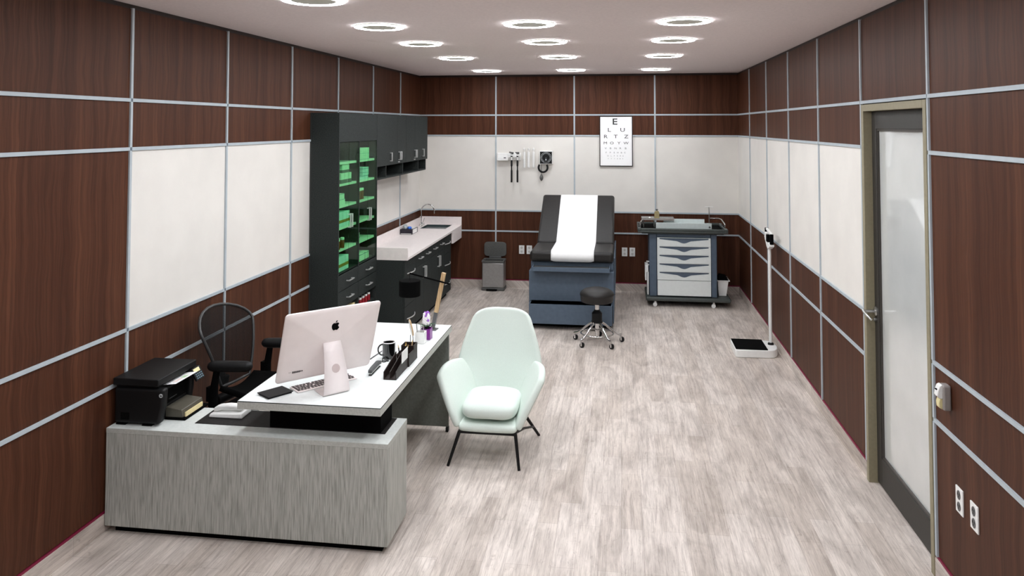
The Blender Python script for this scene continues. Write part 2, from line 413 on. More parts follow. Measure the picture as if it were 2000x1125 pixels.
# ------------------------------------------------------------------ door on the right
fx = W-.012
fr = MB().box(fx, W+.13, DY1-.037, DY1, 0, DZ).box(fx, W+.13, DY0, DY0+.036, 0, DZ).box(fx, W+.13, DY0+.036, DY1-.037, DZ-.038, DZ)
tf = struct(build('trim_1', fr, OLIVE, bevel=.002)); 
dx = 3.938
dy0, dy1 = DY0+.037, DY1-.038
gy0, gy1, gz0, gz1 = -5.735, -5.01, .165, 1.975
lf = MB().box(dx, dx+.045, dy0, gy0, .012, DZ-.04).box(dx, dx+.045, gy1, dy1, .012, DZ-.04).box(dx, dx+.045, gy0, gy1, .012, gz0).box(dx, dx+.045, gy0, gy1, gz1, DZ-.04)
door = struct(build('door_1', lf, DOORDK, bevel=.002))
build('frosted_glass', MB().box(dx+.014, dx+.03, gy0, gy1, gz0, gz1), FROST, door)
bd = MB(); q = .012
for a in ((gy0, gy0+q, gz0, gz1), (gy1-q, gy1, gz0, gz1), (gy0+q, gy1-q, gz0, gz0+q), (gy0+q, gy1-q, gz1-q, gz1)): bd.box(dx+.004, dx+.014, *a)
build('glazing_bead', bd, BEAD, door)
hy, hz = -4.965, .955
hd = MB().lathe([(.0, 0), (.026, 0), (.026, .006), (.020, .010), (.0, .010)], (dx, hy, hz), 24, Matrix.Rotation(-pi/2, 4, 'Y'))
ho = build('handle_rose', hd, STEEL, door, smooth=True)
build('door_handle', MB().cyl((dx-.008, hy, hz), (dx-.066, hy, hz), .009, 16).tube([(dx-.066, hy+.008, hz), (dx-.070, hy-.03, hz-.004), (dx-.066, hy-.07, hz-.012), (dx-.060, hy-.105, hz-.022)], [.009, .0085, .0075, .006], 12), STEEL, door, smooth=True)
build('lock_cylinder', MB().cyl((dx+.001, hy, hz-.045), (dx-.016, hy, hz-.045), .010, 16), STEEL, door, smooth=True)

# ------------------------------------------------------------------ ceiling lights
def ring_light():
    t = thing('ceiling_light', '', 'light', (0,0,H), 0, 'round ring lights in the ceiling')
    ro, ri = .157, .112
    build('lit_ring', MB().lathe([(ri, -.009), (ri, -.0095), (ro-.002, -.0105), (ro, -.0092), (ro-.0005, -.009), (ri, -.009)], seg=64), LAMP, t, world=False)
    build('ring_housing', MB().lathe([(0, 0), (ro-.001, 0), (ro-.001, -.0088), (ri-.001, -.0088), (0, -.0088)], seg=64), LPLATE, t, world=False)
    build('centre_plate', MB().lathe([(0, -.0096), (ri-.001, -.0096), (ri-.001, -.0089), (0, -.0089)], seg=48), LPLATE, t, world=False)
    return t
LY = [-.87, -2.53, -3.8, -4.82, -5.87, -7.1, -8.4, -9.8]; LX = [1.0, 1.966, 2.911]
side = ['left', 'middle', 'right']
rowname = ['row nearest back wall', 'second row from back wall', 'third row from back wall', 'fourth row from back wall', 'fifth row from back wall', 'sixth row from back wall', 'seventh row from back wall', 'row nearest the front wall']
first = None
for i, y in enumerate(LY):
    for j, x in enumerate(LX):
        yy = y if not (i == 4 and j) else -6.15
        lab = 'round ring ceiling light, %s of three in %s' % (side[j], rowname[i])
        if first is None:
            first = ring_light(); first.location = (x, yy, H); first['label'] = lab
        else: copy_thing(first, (x, yy, H), lab)

# ------------------------------------------------------------------ tall glazed cabinet
CX = .25; TY0, TY1 = -3.54, -2.552
yd = -3.047                                     # partition between its two bays
t = thing('tall_cabinet', 'tall charcoal cabinet with green glass shelves behind glass doors', 'cabinet', (.0, TY0, 0))
tk = .016
c = MB().box(.014, CX, TY0, TY0+tk, 0, 2.10).box(.014, CX, TY1-tk, TY1, 0, 2.10).box(.014, CX-.0005, yd-tk/2, yd+tk/2, .06, 1.8545)
c.box(.014, CX-.018, TY0+tk, TY1-tk, 2.08, 2.10).box(.014, CX-.018, TY0+tk, TY1-tk, 1.855, 1.871).box(.014, CX-.018, TY0+tk, TY1-tk, .772, .788).box(.014, CX-.018, TY0+tk, TY1-tk, .486, .4995).box(.014, CX-.018, TY0+tk, TY1-tk, .06, .08).box(.03, CX-.05, TY0+tk, TY1-tk, 0, .06)
build('cabinet_body', c, DARKLAM, t)
build('back_board', MB().box(.002, .0138, TY0, TY1, .0, 2.10), DARKIN, t)
build('top_fascia', MB().box(CX-.017, CX-.0008, TY0+tk+.0005, TY1-tk-.0005, 1.858, 2.0995), DARKLAM, t)
def bar_pull(p, axis='y', L=.075, out=.026, x=CX, r=.0045, m=PULL, parent=None, name='handle'):
    mb = MB(); h = L/2
    if axis == 'y':
        mb.box(x, x+out, p[0]-h, p[0]-h+.009, p[1]-.0045, p[1]+.0045).box(x, x+out, p[0]+h-.009, p[0]+h, p[1]-.0045, p[1]+.0045).box(x+out-.009, x+out, p[0]-h, p[0]+h, p[1]-.0048, p[1]+.0048)
    else:
        mb.box(x, x+out, p[0]-.0045, p[0]+.0045, p[1]-h, p[1]-h+.009).box(x, x+out, p[0]-.0045, p[0]+.0045, p[1]+h-.009, p[1]+h).box(x+out-.009, x+out, p[0]-.0048, p[0]+.0048, p[1]-h, p[1]+h)
    return build(name, mb, m, parent, bevel=.001)
bays = [(TY0+tk, yd-tk/2), (yd+tk/2, TY1-tk)]
for bi, (a, b_) in enumerate(bays):
    for z in (1.672, 1.493, 1.314, 1.135, .955):
        s = build('glass_shelf', MB().box(.016, CX-.024, a+.001, b_-.001, z-.002, z+.018), SHELFG, t)
    mid = (a+b_)/2
    for li, (p, q_) in enumerate(((a+.001, mid-.0012), (mid+.0012, b_-.001))):
        d = build('glass_door', MB().box(CX-.008, CX-.003, p, q_, .79, 1.853), GGLASS, t)
        d['label'] = 'green tinted glass door leaf'
        bar_pull((q_-.022 if li == 0 else p+.022, 1.195), 'z', .115, .028, CX-.003, parent=d)
    for z0, z1, hz_ in ((.640, .766, .690), (.500, .634, .560)):
        d = build('drawer', MB().box(CX-.017, CX-.0008, a+.001, b_-.001, z0, z1), DARKLAM, t, bevel=.0015)
        bar_pull((mid, (z0+z1)/2), 'y', .125, .03, parent=d)

# boxes and bottles standing on the shelves
def carton(nm, x0, x1, y0, y1, z0, h, m, band, bandm, label, cat, grp=None):
    x0 += .025; x1 += .025; y0 += .05; y1 += .05
    o = thing(nm, label, cat, ((x0+x1)/2, (y0+y1)/2, z0), 0, grp)
    build('carton_body', MB().box(x0, x1, y0, y1, z0, z0+h), m, o)
    e = .0012
    for (f0, f1) in band: build('printed_band', MB().box(x0-e, x1+e, y0-e, y1+e, z0+h*f0, z0+h*f1), bandm, o)
    return o
def shelf_top(z): return z+.018
A0, A1 = bays[0]; R0, R1 = bays[1]
z = shelf_top(1.493)
for i, w in enumerate(('left', 'middle', 'right')):
    y = A0+.02+i*.085+.03
    carton('medicine_box', .10, .20, y, y+.075, z, .085, GREENB, [(0, .38)], GREYC, 'pale green carton with grey base, %s of three on the second shelf, left bay' % w, 'box', 'row of three pale green cartons on the second shelf')
carton('medicine_box', .11, .19, A0+.10, A0+.27, z+.0855, .07, GREENB, [(0, .35)], GREYC, 'wider pale green carton lying on top of three cartons, left bay', 'box')
z = shelf_top(1.314)
carton('medicine_box', .09, .2, A0+.015, A0+.145, z, .05, GREENB, [(.92, .98)], TEALL, 'pale green carton, lower of two stacked on the third shelf, left bay', 'box')
carton('medicine_box', .09, .2, A0+.02, A0+.13, z+.0502, .045, GREENB, [(.92, .98)], TEALL, 'pale green carton, upper of two stacked on the third shelf, left bay', 'box')
z = shelf_top(1.135)
for i, w in enumerate(('nearest', 'middle', 'farthest')):
    y = A0+.012+i*.083
    carton('medicine_box', .08, .20, y, y+.078, z, .12, TEALB, [(.28, .48)], OCHRE, 'pale blue carton with ochre band, %s of three on the fourth shelf' % w, 'box', 'three pale blue cartons on the fourth shelf')
z = .789
for i, w in enumerate(('nearest', 'middle', 'farthest')):
    y = A0+.012+i*.078
    carton('medicine_box', .09, .20, y, y+.072, z, .115, TEALB, [(.3, .52)], OCHRE, 'pale blue carton with ochre band, %s of three at the cabinet bottom' % w, 'box', 'three pale blue cartons at the bottom of the left bay')
def bottle(x, y, z, r, h, body, cap, label, grp, nm='pill_bottle'):
    if nm == 'pill_bottle': x += .02; y += .05
    o = thing(nm, label, 'bottle', (x, y, z), 0, grp)
    build('bottle_body', MB().lathe([(0, 0), (r*.95, 0), (r, .004), (r, h*.70), (r*.85, h*.76), (r*.7, h*.78), (0, h*.78)], (x, y, z), 16), body, o, smooth=True)
    build('cap', MB().lathe([(0, h*.781), (r*.95, h*.781), (r*.95, h*.97), (r*.85, h), (0, h)], (x, y, z), 16), cap, o, smooth=True)
    return o
z = shelf_top(.955)
for i, (y, x) in enumerate(((A0+.03, .19), (A0+.078, .17), (A0+.128, .19))):
    bottle(x, y, z, .018, .088, BROWNB, GREENB, 'amber pill bottle with pale cap, %s of three on the fifth shelf' % ('nearest', 'middle', 'farthest')[i], 'three amber bottles on the fifth shelf')
# right bay
z = shelf_top(1.672)
n = 0
for lv in range(2):
    for i in range(5):
        y = R0+.012+i*.052
        carton('medicine_box', .12, .20, y, y+.049, z+lv*.0525, .052, GREENB, [(.02, .06)], TEALL, 'small pale green carton, %s from the left in the %s layer on the top shelf' % (('first', 'second', 'third', 'fourth', 'fifth')[i], ('lower', 'upper')[lv]), 'box', 'small green cartons stacked on the top shelf')
z = shelf_top(1.493)
carton('medicine_box', .09, .2, R0+.012, R0+.09, z+.0, .03, TEALB, [(.8, .9)], TEALL, 'low pale blue carton at the left end of the second shelf, right bay', 'box')
carton('medicine_box', .08, .2, R0+.1, R0+.25, z, .035, TEALB, [(.8, .9)], TEALL, 'low wide pale blue carton in the middle of the second shelf, right bay', 'box')
for i in range(2):
    y = R0+.10+i*.082
    carton('medicine_box', .09, .2, y, y+.078, z+.036, .07, TEALB, [(.8, .86), (.3, .34)], TEALL, 'pale blue carton stacked above the low one, %s of two on the second shelf' % ('left', 'right')[i], 'box')
z = shelf_top(1.314)
for i in range(4):
    bottle(.175, R0+.025+i*.046, z, .018, .10, BROWNB, GREENB, 'amber pill bottle with pale cap, %s from the left of four on the third shelf' % ('first', 'second', 'third', 'fourth')[i], 'four amber bottles on the third shelf')
z = shelf_top(.955)
carton('medicine_box', .12, .2, R0+.005, R0+.028, z, .075, GREENB, [(.4, .5)], TEALL, 'thin pale green carton at the left end of the fifth shelf, right bay', 'box')
z = .789
for i in range(2):
    y = R0+.03+i*.16
    carton('medicine_box', .10, .2, y, y+(.13 if i == 0 else .09), z, .062, GREENB, [(.84, .92)], TEALL, 'pale green carton, %s of two, bottom of right bay' % ('left', 'right')[i], 'box')
for i in range(4):
    bottle(.208, -2.895+i*.0765, .3895, .0165, .070, REDB, WHITE, 'red bottle with white cap, %s from the left of four on the open shelf' % ('first', 'second', 'third', 'fourth')[i], 'four red bottles on the open shelf', 'red_bottle')
sh = build('open_shelf', MB().box(.016, CX-.02, TY0+tk, TY1-tk, .375, .389), DARKLAM, t)
for i in range(3):
    y = A1-.175+i*.056
    o = build('paper_folder', MB().box(.08, .225, y, y+.05, .3895, .3895+.072), CREAM, loc=(.15, y+.025, .3895), bevel=.002)
    tag(o, 'cream folder standing on the open shelf, %s of three' % ('left', 'middle', 'right')[i], 'folder', 'cream folders on the open shelf')

# ------------------------------------------------------------------ wall cabinet over the counter
UY0, UY1 = -2.549, -.685
t = thing('wall_cabinet', 'charcoal wall cabinet with four doors above the sink counter', 'cabinet', (0, UY0, 1.477))
c = MB().box(.01, CX-.018, UY0, UY1, 1.604, 2.10)
build('cabinet_body', c, DARKLAM, t)
nz0, nx = 1.477, CX-.012
c = MB().box(.01, nx, UY0, UY1-.03, nz0, nz0+.014).box(.01, .02, UY0, UY1-.03, nz0+.014, 1.6035)
for y in (UY0+.007, -2.245, -1.665, -1.05, UY1-.037): c.box(.021, nx, y-.007, y+.007, nz0+.014, 1.6035)
build('open_cubbies', c, DARKLAM, t)
dy = [UY0+.001, -2.195+.3, -1.592, -1.14, UY1]
dl = [(UY0+.001, -1.897), (-1.894, -1.592), (-1.589, -1.10), (-1.097, UY1)]
dl = [(UY0+.001, -2.10), (-2.097, -1.592), (-1.589, -1.14), (-1.137, UY1)]
hy_ = [-2.155, -1.87, -1.82, -1.25, -1.20, -.915]
for i, (a, b_) in enumerate([(UY0+.001, -1.898), (-1.895, -1.592), (-1.589, -1.232), (-1.229, UY1)]):
    d = build('door', MB().box(CX-.017, CX, a, b_, 1.604, 2.10), DARKLAM, t, bevel=.0012)
for y in (-2.155, -1.865, -1.815, -1.262, -1.212, -.915):
    bar_pull((y, 1.684), 'z', .088, .026, parent=t)
kn = MB()
for y in (-1.875, -1.845, -1.275, -1.245): kn.cyl((CX, y, 1.622), (CX+.008, y, 1.622), .006, 12)
build('cabinet_lock', kn, PULL, t, smooth=True)

# ------------------------------------------------------------------ base cabinets and worktop
BX = .52; KY0, KY1 = -2.545, -.607
t = thing('base_cabinet', 'charcoal base cabinet with drawers and doors under the pale worktop', 'cabinet', (0, KY0, 0))
c = MB().box(.012, BX-.018, KY0, KY1, .06, .735)
# leave room for the sink bowl
c = MB().box(.012, BX-.018, KY0, -.62, .06, .56).box(.012, BX-.018, KY0, -.62, .56, .735)
c = MB().box(.012, BX-.018, KY0, KY1, .06, .735)
build('cabinet_body', c, DARKLAM, t)
build('toe_kick', MB().box(.02, BX-.05, KY0+.02, KY1-.02, 0, .06), BLACK, t)
def arc_pull(y, z, parent, L=.27, x=BX):
    pts = [(x+.002+.026*sin(pi*k/10), y-L/2+L*k/10, z) for k in range(11)]
    return build('handle', MB().tube(pts, .0055, 8), PULL, parent, smooth=True)
def fr_(name, a, b_, z0, z1): return build(name, MB().box(BX-.017, BX, a+.0015, b_-.0015, z0+.0015, z1-.0015), DARKLAM, t, bevel=.0012)
for z0, z1, zh in ((.52, .733, .60), (.30, .52, .39), (.062, .30, .178)):
    d = fr_('drawer', KY0, -2.153, z0, z1); arc_pull(-2.335, zh, d)
for z0, z1, zh in ((.52, .733, .637), (.302, .52, .397), (.062, .302, .18)):
    d = fr_('drawer', -.955, KY1, z0, z1); arc_pull(-.79, zh, d)
cs = [-2.153, -1.859, -1.552, -1.242, -.955]
for i in range(4):
    d = fr_('drawer', cs[i], cs[i+1], .600, .733); bar_pull((cs[i]+.145, .672), 'y', .115, .03, BX, parent=d)
    d = fr_('door', cs[i], cs[i+1], .062, .600)
    bar_pull((cs[i+1]-.03 if i % 2 == 0 else cs[i]+.03, .505), 'z', .115, .028, BX, parent=d)
# worktop with a cut-out for the sink
sx0, sx1, sy0, sy1 = .115, .43, -.50, -.15
ct = MB().box(.012, .545, -2.5272, sy0, .737, .758).box(.012, .545, sy1, YB-.010, .737, .758).box(.012, sx0, sy0, sy1, .737, .758).box(sx1, .545, sy0, sy1, .737, .758)
t = thing('worktop', 'long pale stone worktop with raised edges and a sunken sink', 'countertop', (.27, -1.3, .737))
build('worktop_slab', ct, STONE, t)
build('splash_rim', MB().box(.0121, .024, -2.527, YB-.0235, .7585, .848).box(.0121, .545, YB-.023, YB-.0102, .7585, .858).box(.0121, .547, -2.549, -2.5275, .736, .852), STONE, t, bevel=.0015)
build('end_apron', MB().box(.525, .545, KY1+.003, YB-.011, .60, .7365), STONE, t, bevel=.001)
# sink bowl
sk = MB(); a, b_, c_, d_ = sx0+.004, sx1-.004, sy0+.004, sy1-.004; zb = .742
sk.box(a, b_, c_, d_, .7365+.004, .7365+.006)
sk = MB().box(sx0, sx1, sy0, sy1, .7372, .7392).box(sx0, sx0+.004, sy0, sy1, .7392, .7598).box(sx1-.004, sx1, sy0, sy1, .7392, .7598).box(sx0+.004, sx1-.004, sy0, sy0+.004, .7392, .7598).box(sx0+.004, sx1-.004, sy1-.004, sy1, .7392, .7598)
o = build('sink', sk, SINKM, t); o['label'] = 'dark rectangular sink'
# faucet
t = thing('faucet', 'chrome gooseneck faucet with two levers beside the sink', 'faucet', (.069, -.27, .758))
F = .069, -.27
pts = [(F[0], F[1], .775), (F[0], F[1], .90)] + [(F[0]+.082-.082*cos(pi*k/12), F[1], .945+.078*sin(pi*k/12)) for k in range(13)] + [(F[0]+.164, F[1], .912)]
build('spout', MB().tube(pts, .0085, 12), CHROME, t, smooth=True)
build('faucet_base', MB().lathe([(0, .7585), (.024, .7585), (.024, .766), (.015, .776), (.015, .80), (.0, .80)], (F[0], F[1], 0), 20), CHROME, t, smooth=True)
for s in (-1, 1):
    build('lever', MB().lathe([(0, .7585), (.018, .7585), (.016, .785), (.008, .795), (0, .797)], (F[0]+.006, F[1]+s*.055, 0), 16).cyl((F[0]+.006, F[1]+s*.055, .79), (F[0]+.018, F[1]+s*.085, .846), .0045, 10), CHROME, t, smooth=True)
build('mixer_bar', MB().cyl((F[0]+.004, F[1]-.05, .775), (F[0]+.004, F[1]+.05, .775), .008, 12), CHROME, t, smooth=True)
# glove box
t = thing('glove_box', 'dark navy glove box with grey and blue gloves poking out', 'box', (.11, -.92, .758))
gx, gy = .04, -1.045
build('carton_body', MB().box(.028, .168, -1.045, -.80, .7585, .818), NAVY, t, bevel=.002)
build('carton_top', MB().box(.09, .165, -.99, -.805, .8181, .8195), WHITE, t)
build('carton_panel', MB().box(.1681, .169, -1.01, -.835, .765, .812).box(.035, .16, -1.0462, -1.0452, .764, .770), WHITE, t)
def blob(cx, cy, cz, r, seed, sq=1.0):
    rr = random.Random(seed)
    ph = [rr.uniform(0, 6) for _ in range(4)]
    def fn(u, v):
        a = 2*pi*u; b2 = pi*v; k = r*(1+.25*sin(3*a+ph[0])*sin(2*b2+ph[1])+.15*sin(5*a+ph[2]))
        return (cx+k*sin(b2)*cos(a), cy+k*sin(b2)*sin(a), cz-k*sq*cos(b2))
    return MB().grid(fn, 20, 11, True)
o = build('grey_glove', blob(.075, -1.0, .838, .026, 3), GREYC, t, smooth=True); o['label'] = 'crumpled pale grey glove'
o.data.materials[0] = mat('grey_latex', (176, 184, 186), .5, noise=.05)
o = build('blue_glove', blob(.125, -.985, .826, .024, 5, .6), BLUET, t, smooth=True); o['label'] = 'crumpled bright blue glove'

# ------------------------------------------------------------------ wall instruments on the back wall
yw = YB
t = thing('instrument_holder', 'white wall-mounted diagnostic instrument holder with two cradles', 'medical holder', (1.14, yw, 1.56))
build('charger_case', MB().box(1.0, 1.137, yw-.06, yw-.001, 1.562, 1.604).box(1.0, 1.137, yw-.045, yw-.001, 1.604, 1.655), WHITE, t, bevel=.004)
build('cradle', MB().box(1.1375, 1.29, yw-.035, yw-.001, 1.567, 1.655).box(1.1375, 1.285, yw-.062, yw-.035, 1.602, 1.628), WHITE, t, bevel=.003)
build('status_window', MB().box(1.083, 1.11, yw-.0615, yw-.059, 1.592, 1.602), BLACK, t)
for i, x in enumerate((1.184, 1.257)):
    o = thing('otoscope', 'black-handled examination scope hanging in the %s cradle' % ('left', 'right')[i], 'medical instrument', (x, yw-.075, 1.45), 0, 'two scopes hanging on the wall holder')
    yy = yw-.078
    build('handle', MB().lathe([(0, 1.298), (.010, 1.298), (.0115, 1.31), (.0115, 1.44), (.008, 1.455), (.008, 1.49), (.0115, 1.50), (.0115, 1.565), (.009, 1.57), (0, 1.57)], (x, yy, 0), 16), BLACKP, o, smooth=True)
    build('neck', MB().lathe([(0, 1.5705), (.008, 1.5705), (.008, 1.635), (.012, 1.64), (0, 1.645)], (x, yy, 0), 16), WHITE, o, smooth=True)
    hd = MB().cyl((x-.028, yy+.005, 1.668), (x+.022, yy-.012, 1.655), .009, 14, .014)
    if i == 1: hd = MB().cyl((x-.026, yy, 1.668), (x-.002, yy, 1.655), .006, 12, .012).box(x-.004, x+.022, yy-.012, yy+.012, 1.645, 1.67)
    build('head', hd, BINDK, o, smooth=True)
    build('switch_ring', MB().lathe([(.0, 1.61), (.012, 1.61), (.012, 1.622), (0, 1.622)], (x, yy, 0), 14), BLACK, o, smooth=True)
for i, x in enumerate((1.335, 1.388, 1.449)):
    o = thing('tube_dispenser', 'white wall-mounted dispenser tube, %s of three beside the round dial' % ('left', 'middle', 'right')[i], 'dispenser', (x, yw, 1.478), 0, 'three white dispenser tubes')
    build('tube', MB().lathe([(0, 1.478), (.013, 1.478), (.014, 1.484), (.014, 1.672), (.0, 1.676)], (x, yw-.02, 0), 18), WHITE, o, smooth=True)
    build('tube_cap', MB().lathe([(0, 1.679), (.006, 1.68), (.006, 1.69), (.013, 1.7), (.013, 1.715), (.004, 1.72), (0, 1.722)], (x, yw-.02, 0), 18), WHITE, o, smooth=True)
    build('bracket', MB().box(x-.01, x+.01, yw-.012, yw-.001, 1.55, 1.60), WHITE, o)
# dial gauge
gx0, gx1, gz0_, gz1_ = 1.525, 1.688, 1.522, 1.684
gcx, gcz = (gx0+gx1)/2, (gz0_+gz1_)/2
t = thing('blood_pressure_gauge', 'square wall blood pressure gauge with round black dial and coiled hose', 'medical gauge', (gcx, yw, gz0_))
build('gauge_case', MB().box(gx0, gx1, yw-.055, yw-.001, gz0_, gz1_), WHITE, t, bevel=.004)
build('dial_face', MB().box(gx0+.008, gx1-.008, yw-.058, yw-.0555, gz0_+.008, gz1_-.008), BLACKP, t)
dm = MB()
Mx = Matrix.Rotation(pi/2, 4, 'X')
ringp = [(gcx+.064*cos(2*pi*k/48), yw-.0590, gcz+.064*sin(2*pi*k/48)) for k in range(48)]
dm.tube(ringp, .0014, 6, closed=True)
for k in range(17):
    a = radians(-60+k*300/16-90+30-60+30) if False else radians(240-k*300/16)
    M = Matrix.Translation((gcx, yw-.0588, gcz)) @ Matrix.Rotation(-(a), 4, 'Y')
    dm.xbox(M, .046, .056, -.0006, .0006, -.0024, .0024)
dm.xbox(Matrix.Translation((gcx, yw-.0588, gcz)) @ Matrix.Rotation(radians(90), 4, 'Y'), -.002, .05, -.0004, .0004, -.0009, .0009)
dm.lathe([(0, 0), (.008, 0), (.008, .002), (0, .002)], (gcx, yw-.0585, gcz-.025), 16, Matrix.Rotation(pi/2, 4, 'X'))
build('dial_markings', dm, SILVERL, t)
cc = MB(); pts = []
for k in range(0, 260):
    u = k/259; a = radians(145+u*250); R_ = .056
    cxp, czp = 1.568+R_*cos(a), 1.480+R_*sin(a)
    th = u*34*2*pi; ex = .009*cos(th)
    pts.append((cxp+ex*cos(a), yw-.03+.009*sin(th), czp+ex*sin(a)))
build('coiled_hose', MB().tube(pts, .0042, 6), BLACKP, t, smooth=True)
build('bulb_tube', MB().tube([(1.549, yw-.04, 1.523), (1.549, yw-.04, 1.40)], .0026, 8), BLACKP, t, smooth=True)
build('inflation_bulb', MB().lathe([(.004, 1.402), (.010, 1.392), (.019, 1.374), (.022, 1.355), (.019, 1.338), (.009, 1.322), (.003, 1.314), (0, 1.313)], (1.549, yw-.04, 0), 20), BINDK, t, smooth=True)

# eye chart
ex0, ex1, ez0, ez1 = 2.260, 2.660, 1.500, 2.112
t = thing('eye_chart', 'white framed eye test chart with rows of black letters', 'eye chart', (2.46, yw, ez0))
q = .009
build('chart_frame', MB().box(ex0, ex0+q, yw-.022, yw-.0095, ez0, ez1).box(ex1-q, ex1, yw-.022, yw-.0095, ez0, ez1).box(ex0+q, ex1-q, yw-.022, yw-.0095, ez0, ez0+q).box(ex0+q, ex1-q, yw-.022, yw-.0095, ez1-q, ez1), BLACKP, t)
build('chart_sheet', MB().box(ex0+q, ex1-q, yw-.018, yw-.0096, ez0+q, ez1-q), CHARTW, t)
px2 = .4/63.5; pz2 = .612/96.5
def chart_row(letters, zc, h, sx=1.25, m=INK, bold=.0):
    for ch, xp in letters:
        mb = MB()
        x = ex0 + (xp-110)/10.222*(.4/65.0); zz = ez1-(zc-65)/10.222*(.612/98.0)
        mb.merge(text_mb(ch, h/.70, Matrix.Translation((x, yw-.0187, zz)) @ Matrix.Rotation(pi/2, 4, 'X'), sx, .0004, bold))
        build('letter', mb, m, t)
chart_row([('E', 418)], 183, .074, 1.25, INK, .0016)
chart_row([('L', 305), ('U', 573)], 345, .046, 1.35, INK)
chart_row([('R', 232), ('T', 435), ('Z', 645)], 478, .042, 1.35, INK)
chart_row([('M', 226), ('O', 357), ('Y', 500), ('W', 642)], 606, .031, 1.35, INK)
chart_row([('V', 232), ('B', 330), ('N', 430), ('R', 527), ('B', 632)], 710, .021, 1.35, INKL)
chart_row([('F', 243), ('P', 325), ('E', 405), ('H', 475), ('B', 548), ('C', 618)], 795, .017, 1.3, INKL)
chart_row([('D', 280), ('L', 343), ('F', 405), ('E', 468), ('H', 527), ('E', 582)], 860, .013, 1.3, INKL)
chart_row([('F', 285), ('T', 348), ('T', 410), ('E', 468), ('B', 520), ('E', 575)], 915, .011, 1.3, INKL)

# ------------------------------------------------------------------ power outlets
def outlet(loc, rz, label, dark=False):
    o = thing('power_outlet', label, 'outlet', loc, rz, None)
    w, h = .066, .104
    build('cover_plate', MB().box(-w/2, w/2, -.006, 0, -h/2, h/2), WHITE, o, world=False, bevel=.0015)
    for s in (-1, 1):
        m_ = GREYM if dark else mat('outlet_face', (214, 212, 208), .5, noise=.01)
        so = build('socket', MB().lathe([(0, 0), (.0175, 0), (.0175, .002), (0, .002)], (0, -.0062, s*.023), 20, Matrix.Rotation(pi/2, 4, 'X') @ Matrix.Diagonal((.85, 1.05, 1, 1))), m_, o, world=False)
        build('slots', MB().box(-.008, -.005, -.0088, -.0083, s*.023-.001, s*.023+.008).box(.005, .008, -.0088, -.0083, s*.023-.001, s*.023+.008).box(-.002, .002, -.0088, -.0083, s*.023-.009, s*.023-.005), BLACK, so, world=False)
    return o
outlet((1.299, YB, .467), 0, 'white wall outlet between the waste bin and the exam table, left of two')
outlet((1.394, YB, .467), 0, 'white wall outlet partly hidden by the exam table, right of two')
outlet((2.556, YB, .467), 0, 'white wall outlet beside the exam table, left of the pair near the trolley')
outlet((2.648, YB, .467), 0, 'white wall outlet nearest the drawer trolley')
outlet((W, -6.098, .452), -pi/2, 'white outlet with dark sockets right of the door, the upper left one', True)
outlet((W, -6.232, .452), -pi/2, 'white outlet with dark sockets right of the door, the lower right one', True)

# motion sensor beside the door
t = thing('motion_sensor', 'grey and white wall sensor with cream lens beside the door', 'sensor', (W, -5.985, .845))
sy0_, sy1_ = -6.036, -5.988
build('sensor_back', MB().box(W-.034, W-.001, sy0_, sy1_, .79, .896), mat('sensor_grey', (146, 139, 136), .5, noise=.02), t, bevel=.008, bseg=3)
build('sensor_cover', MB().prism([(W-.033, .897), (W-.044, .892), (W-.052, .872), (W-.056, .848), (W-.044, .838), (W-.033, .838)], sy0_+.008, sy1_-.003, 'y'), WHITE, t, bevel=.003)
build('sensor_lens', MB().prism([(W-.033, .8375), (W-.045, .8375), (W-.049, .82), (W-.047, .80), (W-.033, .792)], sy0_+.011, sy1_-.006, 'y'), LENS, t, bevel=.003)
build('indicator_light', MB().box(W-.0560, W-.045, -6.018, -6.004, .872, .876), BLACK, t)

# ------------------------------------------------------------------ waste bin
t = thing('pedal_bin', 'grey steel pedal bin with its dark lid open, by the back wall', 'waste bin', (.97, -.22, 0))
x0, x1, y0, y1 = .842, 1.108, -.325, -.145
build('bin_body', MB().box(x0, x1, y0, y1, .032, .335), BINM, t, bevel=.012, bseg=3)
build('bin_base', MB().box(x0-.006, x1+.006, y0-.006, y1+.006, 0, .031), BINDK, t, bevel=.008)
build('bin_rim', MB().box(x0-.004, x1+.004, y0-.004, y0+.014, .336, .362).box(x0-.004, x1+.004, y1-.014, y1+.004, .336, .362).box(x0-.004, x0+.012, y0+.014, y1-.014, .336, .362).box(x1-.012, x1+.004, y0+.014, y1-.014, .336, .362), BINDK, t, bevel=.003)
build('bin_liner', MB().box(x0+.013, x1-.013, y0+.015, y1-.015, .3355, .342), BLACK, t)
lid = []
for k in range(40):
    a = 2*pi*k/40; ca, sa = cos(a), sin(a)
    lid.append((.975+.138*math.copysign(abs(ca)**.35, ca), .4725+.088*math.copysign(abs(sa)**.35, sa)))
build('bin_lid', MB().prism(lid, -.150, -.128, 'y', Matrix.Translation((0, 0, 0))), BINDK, t, bevel=.004)
build('lid_hinge', MB().box(.90, 1.05, -.155, -.135, .362, .386), GREYM, t, bevel=.003)
build('foot_pedal', MB().box(.90, 1.03, -.365, -.331, .006, .022), BLACK, t, bevel=.003)

